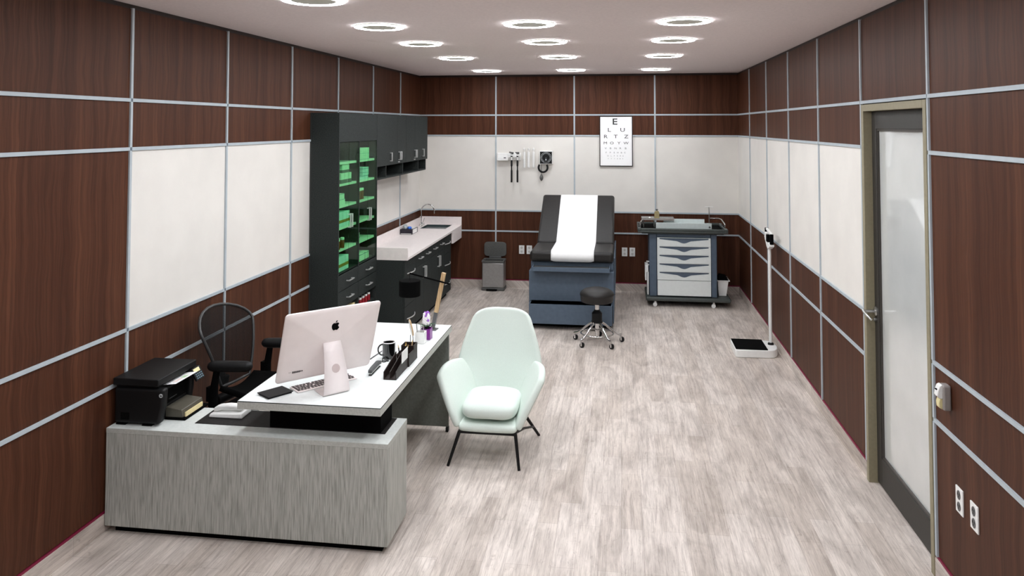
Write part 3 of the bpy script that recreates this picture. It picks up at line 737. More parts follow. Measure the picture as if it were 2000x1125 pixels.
# ------------------------------------------------------------------ exam table
t = thing('exam_table', 'slate blue exam table with reclined black vinyl cushions', 'exam table', (2.02, -1.2, 0))
ax0, ax1 = 1.605, 2.445
bf = -1.875
c = MB().box(ax0, ax1, bf+.0, -.42, .05, .056)
c = MB().box(ax0, ax1, bf, -.42, .255, .548).box(ax0, ax0+.012, bf, -.42, .05, .2545).box(ax1-.012, ax1, bf, -.42, .05, .2545).box(ax0+.012, ax1-.012, bf+.45, -.42, .05, .2545)
build('table_base', c, BLUE, t, bevel=.003)
build('plinth', MB().box(ax0+.03, ax1-.03, bf+.03, -.45, 0, .0495), BLACK, t)
build('upper_frame', MB().box(ax0+.012, ax1-.004, -1.80, -.45, .5485, .628), BLUE, t, bevel=.003)
# lower drawer pulled open
dz0, dz1, df = .058, .247, -2.0
dr = MB().box(1.618, 2.430, df, df+.012, dz0, dz1).box(1.618, 1.628, df+.012, bf+.44, dz0, dz1).box(2.420, 2.430, df+.012, bf+.44, dz0, dz1).box(1.628, 2.420, df+.012, bf+.44, dz0, dz0+.01)
build('lower_drawer', dr, BLUE, t)
build('drawer_lining', MB().box(1.629, 2.419, df+.0125, bf+.43, dz0+.0105, dz0+.013).box(1.6281, 1.6300, df+.0125, bf+.43, dz0+.013, dz1-.004).box(2.4180, 2.4199, df+.0125, bf+.43, dz0+.013, dz1-.004), BLACK, t)
# pull-out tray under the cushion
sf = -2.0
dr = MB().box(1.648, 2.408, sf, sf+.010, .566, .606).box(1.648, 1.654, sf+.010, -1.805, .566, .606).box(2.402, 2.408, sf+.010, -1.805, .566, .606).box(1.654, 2.402, sf+.010, -1.805, .566, .572)
build('pull_out_tray', dr, BLUE, t, bevel=.001)
build('tray_lining', MB().box(1.655, 2.401, sf+.011, -1.81, .5722, .590), GREYM, t)
th = .105
def cushion_profile(pts, rnd=.03): return pts
seat = [(-1.865, .632), (-1.21, .632), (-1.21, .737), (-1.845, .742)]
build('seat_cushion', MB().prism([(-1.862, .634), (-1.20, .634), (-1.235, .737), (-1.862, .742)], ax0+.005, ax1-.003, 'x'), VINYL, t, bevel=.034, bseg=5)
bx = .70/.83
p0 = Vector((-1.235, .735)); p1 = Vector((-.535, 1.195)); d = (p1-p0).normalized(); nrm = Vector((d.y, -d.x))
pr = [p0, p1, p1+nrm*th, p0+nrm*.085+d*.02]
build('back_cushion', MB().prism([(v.x, v.y) for v in pr], ax0+.008, ax1-.003, 'x'), VINYL, t, bevel=.030, bseg=5)
q0 = p0+nrm*.11+d*.1; q1 = p1+nrm*.107-d*.15
build('back_support', MB().prism([(v.x, v.y) for v in (q0, q1, q1+nrm*.03, q0+nrm*.03)], ax0+.1, ax1-.1, 'x'), BLUE, t)
build('support_strut', MB().box(1.8, 1.84, -.80, -.76, .629, .80).box(2.2, 2.24, -.80, -.76, .629, .80), BLUE, t)
build('side_panel', MB().box(ax1-.003, ax1+.012, -1.72, -.5, .30, .66), BLUE, t, bevel=.002)
# paper sheet over the cushions
px0, px1 = 1.823, 2.250
path = []
e = .0045
path.append((-1.8665, .642)); path.append((-1.8680, .700)); path += [(-1.862+.0, .722), (-1.848, .740), (-1.82, .7465)]
path += [(-1.5, .7445), (-1.28, .7425)]
path += [(-1.235-.012, .7425)]
pa = p0+d*.03-nrm*e; path.append((pa.x, pa.y+.002)); 
for k in (.3, .6, .9): pb = p0+(p1-p0)*k-nrm*e; path.append((pb.x, pb.y))
pb = p1-d*.035-nrm*e; path.append((pb.x, pb.y)); pb = p1-d*.012-nrm*(-.004); path.append((pb.x, pb.y)); pb = p1+d*.003+nrm*.03; path.append((pb.x, pb.y)); pb = p1+d*.0045+nrm*.06; path.append((pb.x, pb.y))
vs = []; fs = []
NX = 17
for i, (y, z_) in enumerate(path):
    for j in range(NX):
        u = j/(NX-1); w0, w1 = px0, px1
        if i == 0: sh_ = .010*min(1, max(0, (abs(u-.5)-.42)/.08))
        else: sh_ = 0
        vs.append((w0+(w1-w0)*u, y, z_+sh_+(.0012*sin(u*9) if 3 < i < len(path)-3 else 0)))
for i in range(len(path)-1):
    for j in range(NX-1): a = i*NX+j; fs.append((a, a+1, a+NX+1, a+NX))
o = build('exam_paper', MB().add(vs, fs), PAPER, loc=(2.036, -1.2, .74), solid=.0016, smooth=True)
tag(o, 'bright white paper strip laid over the black exam table cushions', 'paper')

# ------------------------------------------------------------------ rolling stool
SX, SY = 2.296, -2.375
t = thing('rolling_stool', 'round black stool on a chrome five-wheeled base', 'stool', (SX, SY, 0))
build('seat', MB().lathe([(0, .372), (.13, .372), (.145, .378), (.151, .40), (.152, .43), (.157, .437), (.157, .445), (.150, .462), (.12, .485), (.07, .499), (0, .504)], (SX, SY, 0), 48), VINYL, t, smooth=True, ang=50)
build('gas_lift', MB().cyl((SX, SY, .30), (SX, SY, .3715), .020, 20), CHROME, t, smooth=True)
build('hub_cover', MB().lathe([(0, .185), (.052, .185), (.052, .196), (.047, .2), (.047, .262), (.048, .27), (.036, .285), (.026, .29), (.026, .302), (0, .302)], (SX, SY, 0), 24), BLACKP, t, smooth=True)
build('centre_column', MB().cyl((SX, SY, .06), (SX, SY, .184), .019, 20), CHROME, t, smooth=True)
build('foot_ring', MB().tube([(SX+.148*cos(2*pi*k/64), SY+.148*sin(2*pi*k/64), .088) for k in range(64)], .007, 10, closed=True), CHROME, t, smooth=True)
cast = [(2.141, -2.573), (2.433, -2.596), (2.523, -2.306), (2.317, -2.161), (2.09, -2.246)]
a0 = math.atan2(cast[0][1]-SY, cast[0][0]-SX)
for k in range(5):
    a = a0+2*pi*k/5; ca, sa = cos(a), sin(a); R_ = .225
    pts = [(SX+r_*ca, SY+r_*sa, z_) for r_, z_ in ((.030, .192), (.07, .168), (.11, .135), (.15, .100), (.19, .072), (R_+.006, .062))]
    lg = build('leg', MB().tube(pts, .0105, 10), CHROME, t, smooth=True)
    wx, wy = SX+R_*ca, SY+R_*sa
    cs_ = build('caster', MB().cyl((wx, wy, .038), (wx, wy, .061), .010, 12).box(wx-.004, wx+.008, wy-.018, wy-.015, .016, .045).box(wx-.004, wx+.008, wy+.015, wy+.018, .016, .045), CHROME, t)
    build('wheel', MB().cyl((wx+.010, wy-.013, .0225), (wx+.010, wy+.013, .0225), .0222, 20), BLACKP, cs_, smooth=True)

# ------------------------------------------------------------------ drawer trolley
t = thing('medical_trolley', 'slate blue medical trolley with white wave-cut drawers and castors', 'trolley', (3.19, -.6, 0))
ty0, ty1 = -.86, -.36
bx0, bx1 = 2.827, 3.558
build('trolley_body', MB().box(bx0, bx0+.08, ty0+.012, ty1, .108, .80).box(bx1-.064, bx1, ty0+.012, ty1, .108, .80).box(bx0+.08, bx1-.064, ty0+.030, ty1, .108, .80).box(bx0+.08, bx1-.064, ty0+.012, ty0+.03, .758, .80), BLUE, t, bevel=.012, bseg=3)
dzs = [(.665, .752), (.572, .659), (.478, .566), (.386, .472), (.294, .380)]
def wave_front(z0, z1):
    zt = z1; zc = z1-.010
    X0, X1 = 2.912, 3.490; L_ = X1-X0
    bot = [(X0, z0), (X1, z0), (X1, z1)]
    # cut-out edge: flat rim, slanted lines, and a central scoop
    n_ = 24; edge = []
    xl, xr = X0+.025, X1-.022
    edge.append((xr+.001, z1)); edge.append((xr, zc-.004))
    xm = (xl+xr)/2; hw = .095
    edge.append((xm+hw, zc-.022))
    for k in range(n_+1):
        u = 1-2*k/n_; edge.append((xm+hw*u, zc-.022-.026*(cos(pi*u)+1)/2))
    edge.append((xl, zc-.004)); edge.append((xl-.001, z1))
    return edge, X0, X1
for z0, z1 in dzs:
    edge, X0, X1 = wave_front(z0, z1)
    zi = z1-.007
    poly = [(X0, z0), (X1, z0), (X1, z1)]+edge[:1]+[(e_[0], e_[1]) for e_ in edge[1:]]+[(X0, z1)]
    d = build('drawer', MB().prism(poly, ty0-.004, ty0+.010, 'y'), TRWH, t)
    build('drawer_top_lip', MB().box(X0, X1, ty0-.004, ty0+.010, z1+.0003, z1+.0045), TRWH, d)
    build('finger_recess', MB().box(X0+.01, X1-.01, ty0+.0102, ty0+.0118, z0+.02, z1), BLUEDK, d)
d = build('drawer', MB().box(2.914, 3.490, ty0-.002, ty0+.0118, .122, .288), TRWH, t, bevel=.001)
# worktop tray
tx0, tx1, ya, yb_ = 2.70, 3.672, -.92, -.33
build('top_tray', MB().box(tx0+.04, tx1-.04, ya+.03, yb_-.02, .8005, .815).box(tx0, tx1, ya, yb_, .8155, .835), TRDK, t, bevel=.008, bseg=3)
rm = MB().box(tx0, tx0+.035, ya, yb_, .8352, .862).box(tx1-.035, tx1, ya, yb_, .8352, .862).box(tx0+.035, tx1-.035, ya, ya+.022, .8352, .862).box(tx0+.035, tx1-.035, yb_-.022, yb_, .8352, .862)
build('tray_rim', rm, TRDK, t, bevel=.006, bseg=3)
build('tray_mat', MB().box(tx0+.036, tx1-.036, ya+.023, yb_-.023, .8353, .838), BLACK, t)
sl = MB()
for k in range(3): sl.box(tx0+.006, tx0+.026, ya+.12+k*.12, ya+.17+k*.12, .8622, .8640); sl.box(tx1-.026, tx1-.006, ya+.12+k*.12, ya+.17+k*.12, .8622, .8640)
build('rim_slots', sl, BLACK, t)
def rail(x):
    return MB().tube([(x, -.80, .863), (x, -.80, .885), (x, -.79, .900), (x, -.72, .925), (x, -.5, .925), (x, -.45, .915), (x, -.45, .863)], .008, 10)
build('side_rail', MB().tube([(3.652, -.80, .862), (3.652, -.78, .905), (3.652, -.50, .922), (3.63, -.44, .926), (3.53, -.43, .926)], .007, 10).cyl((3.652, -.80, .862), (3.652, -.80, .90), .009, 10), CHROME, t, smooth=True)
build('side_rail', MB().tube([(2.735, -.74, .862), (2.735, -.74, .905), (2.745, -.70, .918), (2.76, -.60, .918)], .007, 10), CHROME, t, smooth=True)
build('base_tray', MB().box(2.785, 3.700, ya+.03, yb_, .062, .106), TRDK, t, bevel=.014, bseg=3)
for (x, y) in ((2.888, -.85), (3.518, -.85), (2.888, -.42), (3.518, -.42)):
    cs_ = build('caster', MB().cyl((x, y, .045), (x, y, .0615), .010, 12).box(x-.012, x+.012, y-.010, y+.010, .03, .05), CHROME, t)
    build('wheel', MB().cyl((x-.004, y-.010, .0225), (x-.004, y-.024, .0225), .0222, 20), WHITE, cs_, smooth=True)
    build('wheel_tyre', MB().cyl((x-.004, y+.010, .0225), (x-.004, y+.024, .0225), .0222, 20), GREYM, cs_, smooth=True)
# baby-scale-like white trays on the trolley
t2 = thing('white_tray_rack', 'pale white metal rack with a low front and taller back on the trolley', 'tray', (3.2, -.7, .838))
build('front_panel', MB().box(2.905, 3.518, -.725, -.715, .8385, .902), TRSCALE, t2, bevel=.002)
build('back_panel', MB().box(3.0, 3.46, -.525, -.515, .8385, .925), TRSCALE, t2, bevel=.002)
build('rack_floor', MB().box(2.93, 3.50, -.715, -.525, .8385, .846), TRSCALE, t2)
build('rack_side', MB().box(2.93, 2.938, -.7145, -.5255, .8462, .88).box(3.492, 3.50, -.7145, -.5255, .8462, .88), TRSCALE, t2)
build('knob', MB().cyl((3.495, -.726, .862), (3.495, -.736, .862), .010, 16), GREYM, t2, smooth=True)
t3 = thing('instrument_tray', 'shallow steel instrument tray raised on legs at the trolley left', 'tray', (2.93, -.6, .838))
build('tray_pan', MB().box(2.748, 3.112, -.66, -.48, .920, .924).box(2.748, 2.752, -.66, -.48, .9242, .944).box(3.108, 3.112, -.66, -.48, .9242, .944).box(2.752, 3.108, -.66, -.656, .9242, .944).box(2.752, 3.108, -.484, -.48, .9242, .944), STEEL, t3)
build('tray_legs', MB().cyl((2.77, -.64, .8385), (2.77, -.64, .9195), .005, 8).cyl((2.89, -.50, .8385), (2.89, -.50, .9195), .005, 8).cyl((2.77, -.50, .8385), (2.77, -.50, .9195), .005, 8).cyl((2.89, -.64, .8385), (2.89, -.64, .9195), .005, 8), STEEL, t3)
t4 = thing('glass_bottle', 'square amber glass bottle with flat stopper on the steel tray', 'bottle', (2.92, -.55, .9245))
build('bottle_body', MB().box(2.895, 2.952, -.575, -.525, .9245, 1.000).prism([(2.895, 1.0), (2.952, 1.0), (2.936, 1.018), (2.911, 1.018)], -.572, -.528, 'y'), AMBER, t4, bevel=.005)
build('stopper', MB().cyl((2.9235, -.55, 1.0182), (2.9235, -.55, 1.030), .009, 14).cyl((2.9235, -.55, 1.0302), (2.9235, -.55, 1.036), .015, 16), GREYM, t4, smooth=True)
o = build('cotton_ball', blob(2.842, -.60, .9375, .0125, 8), WHITE, loc=(2.842, -.6, .925), smooth=True); tag(o, 'small white ball on the left of the steel tray', 'cotton ball')
o = build('syringe', MB().cyl((2.86, -.63, .930), (2.92, -.60, .932), .0052, 10).cyl((2.92, -.60, .932), (2.95, -.585, .932), .0025, 8).cyl((2.848, -.636, .930), (2.86, -.63, .930), .008, 10), WHITE, loc=(2.89, -.61, .925), smooth=True); tag(o, 'white syringe lying on the steel tray', 'syringe')
o = build('forceps', MB().tube([(2.975, -.62, .930), (3.0, -.59, .935), (3.04, -.57, .932), (3.085, -.57, .930)], .003, 8).tube([(2.98, -.60, .930), (3.01, -.575, .937), (3.05, -.56, .932)], .003, 8), CHROME, loc=(3.03, -.59, .925), smooth=True); tag(o, 'thin steel forceps lying on the steel tray', 'forceps')
t5 = thing('height_post', 'thin steel post with a T-shaped top standing on the trolley', 'stand', (3.526, -.40, .838))
build('post', MB().cyl((3.526, -.40, .8385), (3.526, -.40, 1.05), .006, 12, .0045).cyl((3.526, -.40, .8385), (3.526, -.40, .846), .02, 16), STEEL, t5, smooth=True)
build('cross_bar', MB().cyl((3.480, -.40, 1.053), (3.572, -.40, 1.053), .0035, 10), WHITE, t5, smooth=True)
# side waste box and rack with trays
t6 = thing('side_bin', 'small white bin with black liner standing on the trolley base', 'waste bin', (3.63, -.68, .107))
build('bin_body', MB().add([(3.585, -.74, .1075), (3.668, -.74, .1075), (3.668, -.61, .1075), (3.585, -.61, .1075), (3.574, -.755, .272), (3.690, -.755, .272), (3.690, -.60, .272), (3.574, -.60, .272)], [(0,3,2,1), (0,1,5,4), (1,2,6,5), (2,3,7,6), (3,0,4,7), (4,5,6,7)]), WHITE, t6, bevel=.004)
build('bin_rim', MB().box(3.566, 3.705, -.765, -.592, .2722, .282), WHITE, t6, bevel=.002)
build('liner', MB().add([(3.574, -.755, .2822), (3.692, -.755, .2822), (3.692, -.60, .2822), (3.574, -.60, .2822), (3.60, -.73, .335), (3.67, -.72, .318), (3.67, -.63, .325), (3.60, -.64, .34)], [(0,3,2,1), (0,1,5,4), (1,2,6,5), (2,3,7,6), (3,0,4,7), (4,5,6,7)]), BLACK, t6)
build('lid_hook', MB().tube([(3.672, -.72, .32), (3.684, -.70, .312), (3.695, -.70, .290)], .0035, 8), STEEL, t6, smooth=True)
t7 = thing('clipboard_rack', 'white clipboards hung in a rack on the left of the trolley', 'rack', (2.80, -.75, .107))
build('rack_panel', MB().box(2.803, 2.820, -.80, -.60, .112, .36), WHITE, t7, bevel=.002)
build('rack_panel', MB().box(2.780, 2.797, -.80, -.60, .27, .437).box(2.797, 2.815, -.80, -.60, .361, .437), WHITE, t7, bevel=.002)
build('clip', MB().box(2.798, 2.825, -.80, -.77, .4375, .445).cyl((2.795, -.79, .480), (2.826, -.79, .478), .006, 10), WHITE, t7)

# ------------------------------------------------------------------ physician scale
t = thing('physician_scale', 'white physician scale with black platform and tall post', 'scale', (3.68, -2.5, 0))
base = [(3.492, -2.655), (3.515, -2.668), (3.74, -2.655)]
for k in range(9):
    a = -pi/2+pi*k/8; base.append((3.79+.078*cos(a), -2.49+.158*sin(a)))
base += [(3.74, -2.325), (3.515, -2.315), (3.492, -2.33)]
build('base', MB().prism(base, 0.0, .066, 'z'), WHITE, t, bevel=.006)
build('platform_mat', MB().box(3.497, 3.765, -2.650, -2.335, .0663, .074), BLACK, t, bevel=.003)
build('post_foot', MB().lathe([(0, .0663), (.026, .0663), (.026, .076), (.019, .085), (0, .085)], (3.822, -2.46, 0), 20), BLACKP, t, smooth=True)
build('post', MB().cyl((3.822, -2.46, .0852), (3.822, -2.46, .925), .014, 20), WHITE, t, smooth=True)
hb = MB().prism([(-2.335, .985), (-2.56, .915), (-2.575, .930), (-2.55, .955), (-2.34, 1.03), (-2.325, 1.015)], 3.80, 3.842, 'x')
hb = MB().prism([(-2.33, .995), (-2.43, .920), (-2.48, .905), (-2.57, .935), (-2.57, .955), (-2.50, .965), (-2.42, .985), (-2.34, 1.01)], 3.800, 3.842, 'x')
build('beam_bracket', hb, WHITE, t, bevel=.004)
build('beam_support', MB().box(3.806, 3.836, -2.345, -2.325, .99, 1.075).box(3.806, 3.836, -2.575, -2.555, .956, 1.045), BLACK, t, bevel=.002)
build('upper_beam', MB().prism([(-2.346, 1.060), (-2.346, 1.075), (-2.554, 1.046), (-2.554, 1.031)], 3.812, 3.830, 'x'), WHITE, t)
build('poise_weight', MB().box(3.795, 3.848, -2.50, -2.44, .967, 1.03).box(3.800, 3.842, -2.38, -2.36, .99, 1.03), BLACK, t, bevel=.003)
build('poise_weight', MB().box(3.793, 3.850, -2.44, -2.39, .975, 1.045), WHITE, t, bevel=.004)

# ------------------------------------------------------------------ credenza and desk
t = thing('credenza', 'low grey wood-grain credenza forming the return of the desk', 'cabinet', (.72, -5.85, 0))
cy0, cy1, cz0, cz1 = -6.012, -5.692, .035, .505
build('credenza_body', MB().box(.012, 1.444, cy0, cy1, cz0, cz1-.022), DESKSIDE, t, bevel=.0015)
build('credenza_top', MB().box(.012, 1.4445, cy0-.0004, cy1, cz1-.0215, cz1), DESKEDGE, t)
build('top_surface', MB().box(.012, 1.444, cy0, cy1, cz1+.0001, cz1+.0012), mat('credenza_top_laminate', (206, 210, 207), .5, spec=.25, noise=.03, nscale=60), t)
build('foot_rail', MB().box(.05, 1.41, cy0+.03, cy1-.03, 0, cz0-.0005), BLACK, t)
o = build('carbon_mat', MB().add([(.412, -5.900, .5063), (1.395, -5.900, .5063), (1.395, -5.700, .5063), (.412, -5.700, .5063), (.412, -5.900, .5083), (1.395, -5.900, .5083), (1.395, -5.700, .5083), (.412, -5.700, .5083)], MB().box(0,1,0,1,0,1).f), MAT_B, loc=(.9, -5.8, .5063)); tag(o, 'black woven mat lying on the credenza under the phone and desk', 'mat')
t = thing('desk', 'grey desk with pale top raised on a black riser over the credenza', 'desk', (1.06, -5.28, 0))
tx0, tx1, ya, yb_, zt = .708, 1.416, -6.037, -4.535, .680
build('desk_slab', MB().box(tx0, tx1, ya, yb_, zt-.038, zt-.0046), DESKEDGE, t)
build('desk_surface', MB().box(tx0+.0015, tx1-.0015, ya+.0015, yb_-.0015, zt-.0014, zt), DESKTOP, t)
build('shadow_gap', MB().box(tx0+.0005, tx1-.0005, ya+.0005, yb_-.0005, zt-.0045, zt-.0015), BLACK, t)
build('riser', MB().box(.806, 1.372, -5.895, -5.715, .5085, zt-.0385), BLACK, t)
build('end_panel', MB().box(.72, 1.400, -4.560, -4.538, .028, zt-.0385), DESKDK, t, bevel=.001)
build('panel_foot', MB().box(.74, .77, -4.565, -4.540, 0, .0278).box(1.385, 1.402, -4.575, -4.540, 0, .0278), BLACKP, t)

# ------------------------------------------------------------------ all-in-one computer
yaw = radians(45.4); tilt = radians(20)
U = Vector((cos(yaw), sin(yaw), 0)); Nn = Vector((sin(yaw), -cos(yaw), 0)); V = Vector((0,0,1))*cos(tilt)+Nn*sin(tilt)
O = Vector((1.036, -5.78, .738)); NB = U.cross(V)
if NB.dot(Nn) < 0: NB = -NB
Ms = Matrix(((U.x, V.x, NB.x, O.x), (U.y, V.y, NB.y, O.y), (U.z, V.z, NB.z, O.z), (0,0,0,1)))    # local x: width, y: up, z: out of the back
t = thing('desktop_computer', 'rose-silver all-in-one computer seen from behind on the desk', 'computer', (1.12, -5.86, zt))
w2, hh, rc = .2505, .381, .018
out = []
for cx_, cy_, a_ in ((w2-rc, rc, -90), (w2-rc, hh-rc, 0), (-w2+rc, hh-rc, 90), (-w2+rc, rc, 180)):
    for k in range(7): a = radians(a_+90*k/6); out.append((cx_+rc*cos(a), cy_+rc*sin(a)))
# curved back: rings shrinking while bulging
vs = []; fs = []; n_ = len(out); rings = [(1.0, -.004), (1.0, .0), (.985, .003), (.9, .007), (.7, .014), (.45, .021), (.2, .025), (.0, .026)]
for s, zz in rings:
    for (x, y) in out: vs.append(Ms @ Vector((x*s, hh/2+(y-hh/2)*s, zz)))
for i in range(len(rings)-1):
    for k in range(n_): fs.append((i*n_+k, i*n_+(k+1) % n_, (i+1)*n_+(k+1) % n_, (i+1)*n_+k))
fs.append(tuple(range(n_)))
build('display_housing', MB().add(vs, fs), ROSE, t, smooth=True, ang=60)
build('screen', MB().prism([(x*.995, hh/2+(y-hh/2)*.995) for x, y in out], -.0065, -.0042, 'z', Ms), BLACKP, t)
def backz(x, y):
    s = max(abs(x)/w2, abs(y-hh/2)/(hh/2)); rr = rings
    for i in range(len(rr)-1):
        if rr[i+1][0] <= s <= rr[i][0] and rr[i][0] != rr[i+1][0]: f = (rr[i][0]-s)/(rr[i][0]-rr[i+1][0]); return rr[i][1]+(rr[i+1][1]-rr[i][1])*f
    return 0
# fruit mark with a bite
def apple(cx, cy, s):
    P_ = [(0, .30), (.10, .34), (.22, .36), (.36, .31), (.45, .22), (.38, .16), (.33, .06), (.33, -.06), (.39, -.16), (.49, -.22), (.42, -.36), (.31, -.50), (.20, -.56), (.10, -.53), (0, -.50), (-.10, -.53), (-.20, -.56), (-.32, -.49), (-.42, -.34), (-.48, -.16), (-.49, .02), (-.44, .18), (-.35, .29), (-.22, .35), (-.10, .33)]
    L_ = [(-.02, .40), (.0, .50), (.07, .60), (.18, .67), (.17, .56), (.10, .46)]
    return [[(cx+x*s, cy+y*s) for x, y in P_], [(cx+x*s, cy+y*s) for x, y in L_]]
ap = MB(); cxa, cya = .008, .290
for pl in apple(cxa, cya, .041):
    m_ = len(pl); cx_ = sum(q_[0] for q_ in pl)/m_; cy_ = sum(q_[1] for q_ in pl)/m_
    vs = []
    for f in (1.0, .66, .33):
        for (x, y) in pl: vs.append(Ms @ Vector((cx_+(x-cx_)*f, cy_+(y-cy_)*f, backz(cx_+(x-cx_)*f, cy_+(y-cy_)*f)+.0018)))
    vs.append(Ms @ Vector((cx_, cy_, backz(cx_, cy_)+.0018)))
    for (x, y) in pl: vs.append(Ms @ Vector((x, y, backz(x, y)-.001)))
    fs = [(i*m_+k, i*m_+(k+1) % m_, (i+1)*m_+(k+1) % m_, (i+1)*m_+k) for i in range(2) for k in range(m_)]
    fs += [(2*m_+k, 2*m_+(k+1) % m_, 3*m_) for k in range(m_)]+[(k, 3*m_+1+k, 3*m_+1+(k+1) % m_, (k+1) % m_) for k in range(m_)]
    ap.add(vs, fs)
build('fruit_logo', ap, BLACK, t)
pm = MB()
for i, x in enumerate((-.193, -.186)): pm.xbox(Ms, x-.0012, x+.0012, .059, .0615, backz(x, .06)-.002, backz(x, .06)+.0012)
for i in range(8):
    x = -.176+i*.0068; h_ = .0052 if i < 6 else .003
    pm.xbox(Ms, x-.0022, x+.0022, .060-h_, .060+h_, backz(x, .06)-.002, backz(x, .06)+.0014)
build('ports', pm, BLACKP, t)
build('cable_socket', MB().lathe([(0, 0), (.006, 0), (.006, .0015), (0, .0015)], (0,0,0), 16, Matrix.Identity(4)) if False else MB().prism([(.214+.0055*cos(2*pi*k/16), .028+.0055*sin(2*pi*k/16)) for k in range(16)], .0, .006, 'z', Ms), GREYM, t)
# stand: foot and neck as one bent plate
A_ = Vector((1.002, -5.862, zt)); Bp = Vector((1.101, -5.939, zt)); Cp = Vector((1.195, -5.842, zt))
Uf = (Cp-Bp).normalized(); Wf = (Cp-Bp).length; Df = Vector((-Uf.y, Uf.x, 0)); 
if Df.dot(A_-Bp) < 0: Df = -Df
Lf = .125; mid = (Bp+Cp)/2
prof = []   # (distance into desk under the screen, height, half width)
prof.append((Lf, .0022, .064)); prof.append((.06, .0022, .066)); prof.append((.022, .0022, .0675))
for k in range(1, 7):
    a = radians(90*k/6*.82); prof.append((.020-.020*sin(a), .0022+.018*(1-cos(a)), .0675))
nt_ = Ms @ Vector((.012, .205, .026))
rel = nt_-mid; dn = rel.dot(Df); hn = rel.z
for k in range(1, 6):
    f = k/5; prof.append((prof[8][0]+(dn-prof[8][0])*f*f*.6+(dn-prof[8][0])*f*.4, prof[8][1]+(hn-prof[8][1])*f, .0675-.022*f))
vs = []; fs = []
for dd, zz, hw in prof:
    for s in (-1, 0, 1): vs.append(mid+Df*dd+Vector((0,0,zz))+Uf*hw*s)
for i in range(len(prof)-1):
    for j in range(2): a = i*3+j; fs.append((a, a+1, a+4, a+3))
build('stand', MB().add(vs, fs), ROSE2, t, solid=.004, smooth=True)
i0, i1 = len(prof)-4, len(prof)-3
pd, pz = prof[i0][0]*.65+prof[i1][0]*.35, prof[i0][1]*.65+prof[i1][1]*.35
tang = (Df*(prof[i1][0]-prof[i0][0])+Vector((0,0,prof[i1][1]-prof[i0][1]))).normalized(); nn = Uf.cross(tang)
if nn.dot(Df) > 0: nn = -nn
hc = mid+Df*pd+Vector((0,0,pz))+nn*.0021+Uf*.002
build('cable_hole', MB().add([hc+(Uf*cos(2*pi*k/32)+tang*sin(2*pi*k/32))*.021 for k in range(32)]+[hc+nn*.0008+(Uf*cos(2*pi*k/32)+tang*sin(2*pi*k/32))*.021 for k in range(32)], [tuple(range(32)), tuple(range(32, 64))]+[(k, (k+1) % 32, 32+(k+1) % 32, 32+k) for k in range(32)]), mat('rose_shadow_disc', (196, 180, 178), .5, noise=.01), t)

# keyboard
ky = radians(48.5); ku = Vector((cos(ky), sin(ky), 0)); kv = Vector((-sin(ky), cos(ky), 0))
kO = Vector((.953, -5.902, zt))
Mk = Matrix(((ku.x, kv.x, 0, kO.x), (ku.y, kv.y, 0, kO.y), (0, 0, 1, kO.z), (0,0,0,1)))
t = thing('keyboard', 'slim white keyboard with dark keys lying behind the screen', 'keyboard', tuple(kO))
KL, KW = .325, .098
build('keyboard_base', MB().xbox(Mk, 0, KL, 0, KW, .001, .0075), ROSE2, t, bevel=.002)
kk = MB()
for r_ in range(5):
    x = .006
    rr = random.Random(r_)
    while x < KL-.012:
        w_ = .0125 if rr.random() > .15 else .02
        if r_ == 2 and .1 < x < .16: w_ = .05
        if abs(x-.075) < .004 or abs(x-.11) < .004: x += .006
        x2 = min(x+w_, KL-.006)
        kk.xbox(Mk, x, x2, .009+r_*.0175, .009+r_*.0175+.0125, .0076, .0096); x = x2+.0045
build('keys', kk, mat('dark_key_caps', (70, 60, 60), .5, noise=.03), t)
# black trackpad
pO = Vector((.850, -6.007, zt)); a = math.atan2(.114, .074)
Mp = Matrix.Translation(pO) @ Matrix.Rotation(radians(55), 4, 'Z')
t = thing('trackpad', 'small black trackpad at the near left corner of the desk', 'trackpad', tuple(pO))
build('trackpad_body', MB().xbox(Mp, 0, .135, 0, .108, .006, .011), BLACKP, t, bevel=.002)
build('trackpad_foot', MB().xbox(Mp, .006, .129, .006, .102, .0003, .0058), BLACK, t)
# mug
t = thing('mug', 'glossy black mug with white rim and handle on the desk', 'mug', (1.222, -5.288, zt))
mc = (1.222, -5.288, zt)
build('mug_body', MB().lathe([(0, .0005), (.033, .0005), (.0365, .003), (.0365, .088), (.033, .088), (.033, .008), (0, .008)], mc, 40), GLOSSB, t, smooth=True)
build('rim', MB().lathe([(.0325, .0884), (.0368, .0884), (.0370, .092), (.0345, .0935), (.0325, .092), (.0325, .0884)], mc, 40), WHITE, t, smooth=True)
dx_, dy_ = -.97, -.22
build('handle', MB().tube([(mc[0]+dx_*(.035+.026*sin(pi*k/12)), mc[1]+dy_*(.035+.026*sin(pi*k/12)), zt+.048+.030*cos(pi*k/12)) for k in range(13)], .0045, 10), GLOSSB, t, smooth=True)
# key clip beside the mug
o = build('key_ring', MB().tube([(1.216+.011*cos(2*pi*k/20), -5.362+.011*sin(2*pi*k/20), zt+.004) for k in range(20)], .0022, 6, closed=True).tube([(1.205, -5.355, zt+.003), (1.20, -5.338, zt+.012), (1.212, -5.33, zt+.016)], .0025, 6).box(1.222, 1.240, -5.352, -5.345, zt+.001, zt+.006), BLACKP, loc=(1.216, -5.36, zt), smooth=True)
tag(o, 'small black key ring lying in front of the mug', 'key ring')
